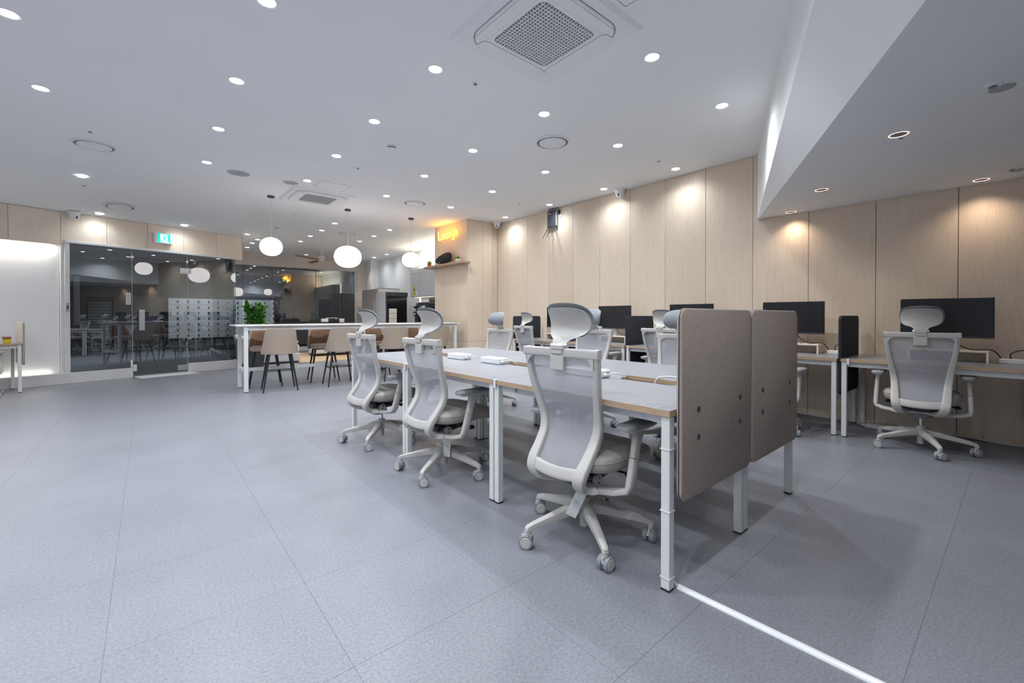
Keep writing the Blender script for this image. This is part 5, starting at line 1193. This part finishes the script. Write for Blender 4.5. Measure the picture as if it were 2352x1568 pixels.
# ceiling fan
fn = thing('ceiling_fan', 'white ceiling fan with three wooden blades in the lounge', 'ceiling fan', (4.18, 14.25, HC))
obj('canopy', MB().lathe([(0.09, 0), (0.088, -0.03), (0.06, -0.05), (0.001, -0.05)], n=28), whitem, fn); obj('rod', MB().cyl((0, 0, -0.04), (0, 0, -0.15), 0.018, n=14), whitem, fn)
obj('motor', MB().lathe([(0.02, -0.13), (0.105, -0.14), (0.115, -0.16), (0.115, -0.245), (0.10, -0.26), (0.09, -0.29), (0.085, -0.30), (0.001, -0.302)], n=32), whitem, fn)
for k, a in enumerate((93, 213, 333)):
    b = MB().slab(lambda u, v: (0.08+0.95*u, (v-0.5)*(0.07+0.07*math.sin(PI*min(u*1.1, 1)*0.6)), 0.004+0.02*(v-0.5)), lambda u, v: (0.08+0.95*u, (v-0.5)*(0.07+0.07*math.sin(PI*min(u*1.1, 1)*0.6)), -0.004+0.02*(v-0.5)), 12, 3)
    obj('blade', b, bladew, fn, (0, 0, -0.255), (0, 0, R(a)))
# kitchen: fridges, cabinets, counter, coffee machine
fg = thing('tall_fridge', 'tall beige two-door fridge with white side, behind the middle pendant', 'fridge', (5.63, 13.31, 0))
obj('carcass', MB().rbox(0.04, 0, 0.03, 0.78, 1.33, 2.045, 0.006), whitem, fg)
for y0, y1 in ((0.004, 0.66), (0.668, 1.326)):
    d_ = obj('door', MB().rbox(0.0, y0, 0.06, 0.038, y1, 2.04, 0.005), fridge_m, fg)
    obj('door_handle', MB().box(-0.006, (y0+0.01 if y0 < 0.1 else y0+0.01), 0.75, 0.0, (y0+0.03), 1.17), black, d_)
obj('top_hinge', MB().rbox(0.02, 0.0, 2.045, 0.75, 0.05, 2.06, 0.003), darkpl, fg)
nt = obj('door_note', MB().box(-0.0015, 0.20, 1.30, 0.0, 0.36, 1.66), paper, fg); 
ln = MB()
for k in range(12): ln.box(-0.0025, 0.23, 1.60-0.022*k, -0.0016, 0.33-0.03*(k % 3 == 2), 1.606-0.022*k)
ln.box(-0.0025, 0.22, 1.625, -0.0016, 0.33, 1.65); obj('print', ln, slotl, nt)
f2 = thing('black_fridge', 'fridge with a glossy black front and white side beside the coffee machine', 'fridge', (5.325, 12.0, 0))
obj('carcass', MB().rbox(0, 0.035, 0.03, 0.69, 0.72, 1.87, 0.006), cabm, f2)
obj('door', MB().rbox(0.03, 0.0, 0.05, 0.665, 0.033, 1.74, 0.006), blackg, f2); obj('top_bar', MB().rbox(0.03, 0.0, 1.745, 0.69, 0.033, 1.866, 0.004), darkpl, f2); obj('door_edge', MB().rbox(0.0, 0.0, 0.05, 0.028, 0.034, 1.868, 0.003), darkpl, f2)
for i in range(3):
    tag(obj('paper_towel_stack', MB().rbox(5.40, 11.86, 0.93+0.15*i, 5.60, 11.985, 1.075+0.15*i, 0.012), towel_m), 'stack of folded white paper towels before the black fridge, ' + ('lowest', 'middle', 'topmost')[i], 'paper towels', 'paper towels before the black fridge')
uc = thing('upper_cabinet', 'pale grey wall cabinet above the coffee machine', 'cabinet', (6.10, 8.81, 1.72))
obj('carcass', MB().rbox(0.02, 0, 0, 0.345, 3.18, 0.83, 0.003), cabm, uc)
for k in range(5): obj('door', MB().rbox(0, 0.003+0.6355*k, 0.012, 0.019, 0.6355*(k+1)-0.002, 0.70, 0.002), cabm, uc)
obj('pelmet', MB().rbox(0.0, 0, 0.705, 0.019, 3.18, 0.83, 0.002), cabm, uc)
obj('led_profile', MB().box(0.10, 0.1, -0.006, 0.13, 3.1, 0.0), cove_m, uc)
stk = obj('sticker', MB().box(-0.001, 2.87, 0.03, 0.0, 2.98, 0.32), yellow, uc); obj('sticker_print', MB().box(-0.002, 2.88, 0.08, -0.001, 2.96, 0.12).box(-0.002, 2.90, 0.17, -0.001, 2.965, 0.29), darkpl, stk); obj('sticker', MB().box(-0.001, 2.74, 0.05, 0.0, 2.82, 0.17), paper, uc)
tag(obj('cabinet_top_light', MB().box(6.30, 8.9, 2.552, 6.34, 11.9, 2.56), cove_m), 'warm LED strip lying on top of the wall cabinet', 'light strip')
area('cove_light', (6.28, 10.4, 2.60), (R(180), 0, R(90)), 3.0, 0.05, 30, (1.0, 0.88, 0.68)); area('cove_light', (6.2, 10.4, 1.70), (0, 0, R(90)), 2.8, 0.04, 6, (1.0, 0.88, 0.70))
tag(obj('vertical_light_strip', MB().box(6.42, 12.0, 1.0, 6.449, 12.03, 2.6), cove_m), 'warm vertical LED strip at the left of the wall cabinet', 'light strip')
tag(obj('backsplash', MB().rbox(6.43, 8.80, 0.95, 6.449, 11.45, 1.70, 0.002), splash), 'dark glossy backsplash under the wall cabinet', 'backsplash')
kc = thing('kitchen_counter', 'kitchen counter along the wall carrying the coffee machine', 'counter', (5.85, 8.83, 0))
obj('body', MB().rbox(0.02, 0, 0.08, 0.59, 3.05, 0.87, 0.003), cabm, kc); obj('worktop', MB().rbox(0, 0, 0.87, 0.59, 3.08, 0.905, 0.004), cabm, kc); obj('kick', MB().box(0.06, 0.0, 0, 0.58, 3.0, 0.08), black, kc)
for k in range(5): obj('door', MB().rbox(0, 0.004+0.61*k, 0.10, 0.018, 0.61*(k+1)-0.004, 0.86, 0.002), cabm, kc)
cm = thing('coffee_machine', 'black espresso machine with chrome steam arm beside the black fridge', 'coffee machine', (6.05, 10.55, 0.905), 180)
obj('body', MB().rbox(-0.22, -0.38, 0.06, 0.20, 0.30, 0.50, 0.03), blackg, cm)
obj('drip_tray', MB().rbox(-0.20, -0.36, 0.0, 0.38, 0.28, 0.10, 0.02), black, cm)
obj('brew_head', MB().rbox(0.10, -0.34, 0.40, 0.36, 0.28, 0.56, 0.02), black, cm); obj('cup_rail', MB().rbox(-0.2, -0.36, 0.56, 0.28, 0.28, 0.64, 0.02), darkpl, cm)
for y in (-0.18, 0.12): obj('portafilter', MB().cyl((0.30, y, 0.40), (0.30, y, 0.35), 0.035, n=18).cyl((0.32, y, 0.37), (0.50, y, 0.35), 0.013, 0.016, n=12), black, cm)
obj('steam_arm', MB().tube([(0.34, -0.30, 0.46), (0.42, -0.32, 0.44), (0.44, -0.33, 0.36), (0.42, -0.34, 0.22)], 0.009, 8).tube([(0.34, 0.24, 0.46), (0.42, 0.26, 0.44), (0.44, 0.27, 0.30)], 0.009, 8), chrome, cm)
obj('control_knob', MB().cyl((0.36, -0.30, 0.50), (0.42, -0.30, 0.50), 0.03, n=16), black, cm)
obj('label_plate', MB().box(0.361, -0.1, 0.43, 0.364, 0.0, 0.50).box(0.361, 0.03, 0.43, 0.364, 0.2, 0.53), paper, cm)
gr = thing('coffee_grinder', 'black coffee grinder with round hopper next to the espresso machine', 'coffee grinder', (6.0, 11.22, 0.905), 180)
obj('body', MB().rbox(-0.12, -0.10, 0, 0.12, 0.10, 0.42, 0.03), black, gr); obj('hopper', MB().lathe([(0.05, 0.42), (0.11, 0.60), (0.11, 0.62), (0.001, 0.625)], n=24), darkpl, gr); obj('spout', MB().cyl((0.12, 0, 0.32), (0.20, 0, 0.26), 0.02, n=12), chrome, gr); obj('tray', MB().rbox(0.1, -0.09, 0.0, 0.26, 0.09, 0.04, 0.01), black, gr)
for k in range(8):
    y0 = 9.55 - 0.0*k; a = k*0.055
    tag(obj('paper_cup_sleeve', MB().cyl((6.22-0.03*(k % 2), 9.02+0.14*k, 1.15+0.02*(k % 3)), (6.02-0.03*(k % 2), 9.16+0.14*k, 1.37+0.02*(k % 3)), 0.042, 0.050, n=18), towel_m), 'cream paper cup stack leaning in the rack by the birch pillar', 'paper cups', 'leaning paper cup stacks by the coffee machine')
rk = tag(obj('cup_rack', MB().rbox(5.98, 8.95, 0.905, 6.30, 10.0, 1.02, 0.006).rbox(6.20, 8.95, 1.02, 6.28, 10.0, 1.10, 0.006), cabm), 'grey rack holding the leaning cup stacks', 'rack')

# ============================================================ LOBBY BEYOND THE GLASS
lk = thing('locker_bank', 'bank of small white lockers with black handles seen through the glass', 'lockers', (0.52, 18.0, 0))
cw, chh, ncol, nrow, lz = 0.2815, 0.1865, 11, 7, 0.425
obj('carcass', MB().box(0, 0.02, lz-0.02, cw*ncol, 0.28, lz+chh*nrow+0.02), cabm, lk); obj('plinth', MB().box(0, 0.03, 0.0, cw*ncol, 0.28, lz-0.02), lobby_w, lk)
ld_ = None
for i in range(ncol):
    for j in range(nrow):
        if ld_ is None:
            ld_ = obj('locker_door', MB().rbox(0.003, 0.0, 0.003, cw-0.003, 0.018, chh-0.003, 0.002), locker_m, lk, (cw*i, 0, lz+chh*j)); lh_ = obj('door_handle', MB().rbox(0.225, -0.012, 0.055, 0.262, 0.0, 0.125, 0.002), black, ld_)
        else: o = inst('locker_door', ld_, lk, (cw*i, 0, lz+chh*j)); inst('door_handle', lh_, o)
# mirrored lettering over the lockers
tx = bpy.data.curves.new('wall_lettering', 'FONT'); tx.body = '코워크 & 스터디'; tx.size = 0.105; tx.extrude = 0.008
to = bpy.data.objects.new('wall_lettering', tx); COL.objects.link(to); to.location = (0.70, 18.28, 1.83); to.rotation_euler = (R(90), 0, 0); to.scale = (-1, 1, 1); tx.materials.append(black)
bpy.context.view_layer.update(); me_ = bpy.data.meshes.new_from_object(to.evaluated_get(bpy.context.evaluated_depsgraph_get())); me_.materials.clear(); me_.materials.append(black)
loc_, rot_ = to.location.copy(), to.rotation_euler.copy(); bpy.data.objects.remove(to)
for v_ in me_.vertices: v_.co.x = -v_.co.x
to = bpy.data.objects.new('wall_lettering', me_); COL.objects.link(to); to.location = (loc_.x, loc_.y, loc_.z); to.rotation_euler = rot_
tag(to, 'black mirrored lettering above the left end of the lockers', 'lettering')
tag(obj('wall_line', MB().box(-0.45, 18.27, 1.86, 0.02, 18.285, 1.878), black), 'thin dark line on the lobby wall left of the mirrored lettering', 'wall line')
sl = thing('louvre_shutter', 'dark louvred shutter seen through the left glass pane', 'shutter', (-1.215, 16.2, 0.11))
obj('frame', MB().rbox(-0.03, 0, -0.03, 0.0, 0.06, 1.56, 0.002).rbox(0.47, 0, -0.03, 0.50, 0.06, 1.56, 0.002).rbox(0, 0, 1.53, 0.47, 0.06, 1.56, 0.002), black, sl)
s0 = None
for k in range(19):
    if s0 is None: s0 = obj('slat', MB().add([(0.002, -0.01, 0.0), (0.468, -0.01, 0.0), (0.468, 0.03, 0.045), (0.002, 0.03, 0.045), (0.002, -0.006, -0.004), (0.468, -0.006, -0.004), (0.468, 0.034, 0.041), (0.002, 0.034, 0.041)], [(0, 1, 2, 3), (7, 6, 5, 4), (0, 4, 5, 1), (1, 5, 6, 2), (2, 6, 7, 3), (3, 7, 4, 0)]), midgrey, sl, (0, 0, 0.02))
    else: inst('slat', s0, sl, (0, 0, 0.02+0.08*k))
tag(obj('reflection_panel', MB().rbox(-1.62, 17.6, 0.9, -1.50, 17.7, 2.3, 0.005), MATS['pale_panel'] if 'pale_panel' in MATS else cabm), 'pale upright panel standing in for a bluish door reflection behind the glass', 'panel')  # solid panel imitating a door's light reflected in the glass
lg = thing('folding_gate', 'folding lattice security gate behind the right end of the lounge window', 'gate', (5.36, 16.05, 0), -1)
g = MB()
for k in range(-9, 9):
    for sg in (1, -1):
        # clip each diagonal to the gate rectangle
        x0, z0 = 0.0, 0.16*k*1.0 + 0.9
        dx, dz = 0.55, sg*0.75
        zz0, zz1 = z0 + (0 if sg > 0 else 0.75), z0 + (0.75 if sg > 0 else 0)
        for off in (0, 0.0):
            if zz0 < 0.05 or zz1 < 0.05: continue
            g.cyl((0, 0.01*sg, zz0), (0.55, 0.01*sg, zz1), 0.008, n=6)
for k in range(0, 12):
    for sg in (1, -1):
        zz0 = 0.05+0.16*k; zz1 = zz0 + 0.75
        if zz1 > 2.7: continue
        if sg < 0: zz0, zz1 = zz1, zz0
        g.cyl((0, 0.01*sg, zz0), (0.55, 0.01*sg, zz1), 0.008, n=6)
o = obj('lattice', g, steel, lg); o['kind'] = 'stuff'
for x in (0, 0.55): obj('post', MB().rbox(x-0.012, -0.02, 0, x+0.012, 0.02, 2.72, 0.002), steel, lg)
# fill spots without fixtures, added to brighten the lockers and lobby
for x, y, w in ((2.9, 17.1, 170), (1.2, 17.0, 220), (-0.6, 16.9, 70), (-2.6, 14, 40), (4.4, 16.8, 30)): spot('lobby_fill', (x, y, 3.1), w, COOL, 140)

# waste bin behind the bar
wb = thing('waste_bin', 'dark grey cylindrical waste bin behind the third front bar stool', 'waste bin', (3.78, 9.15, 0))
obj('bin', MB().lathe([(0.13, 0.0), (0.15, 0.50), (0.155, 0.505), (0.155, 0.52), (0.145, 0.52), (0.14, 0.48), (0.001, 0.46)], n=32), planter_m, wb)
obj('liner', MB().lathe([(0.146, 0.47), (0.147, 0.528), (0.158, 0.53), (0.1575, 0.50)], n=32, cap=False), darkpl, wb)
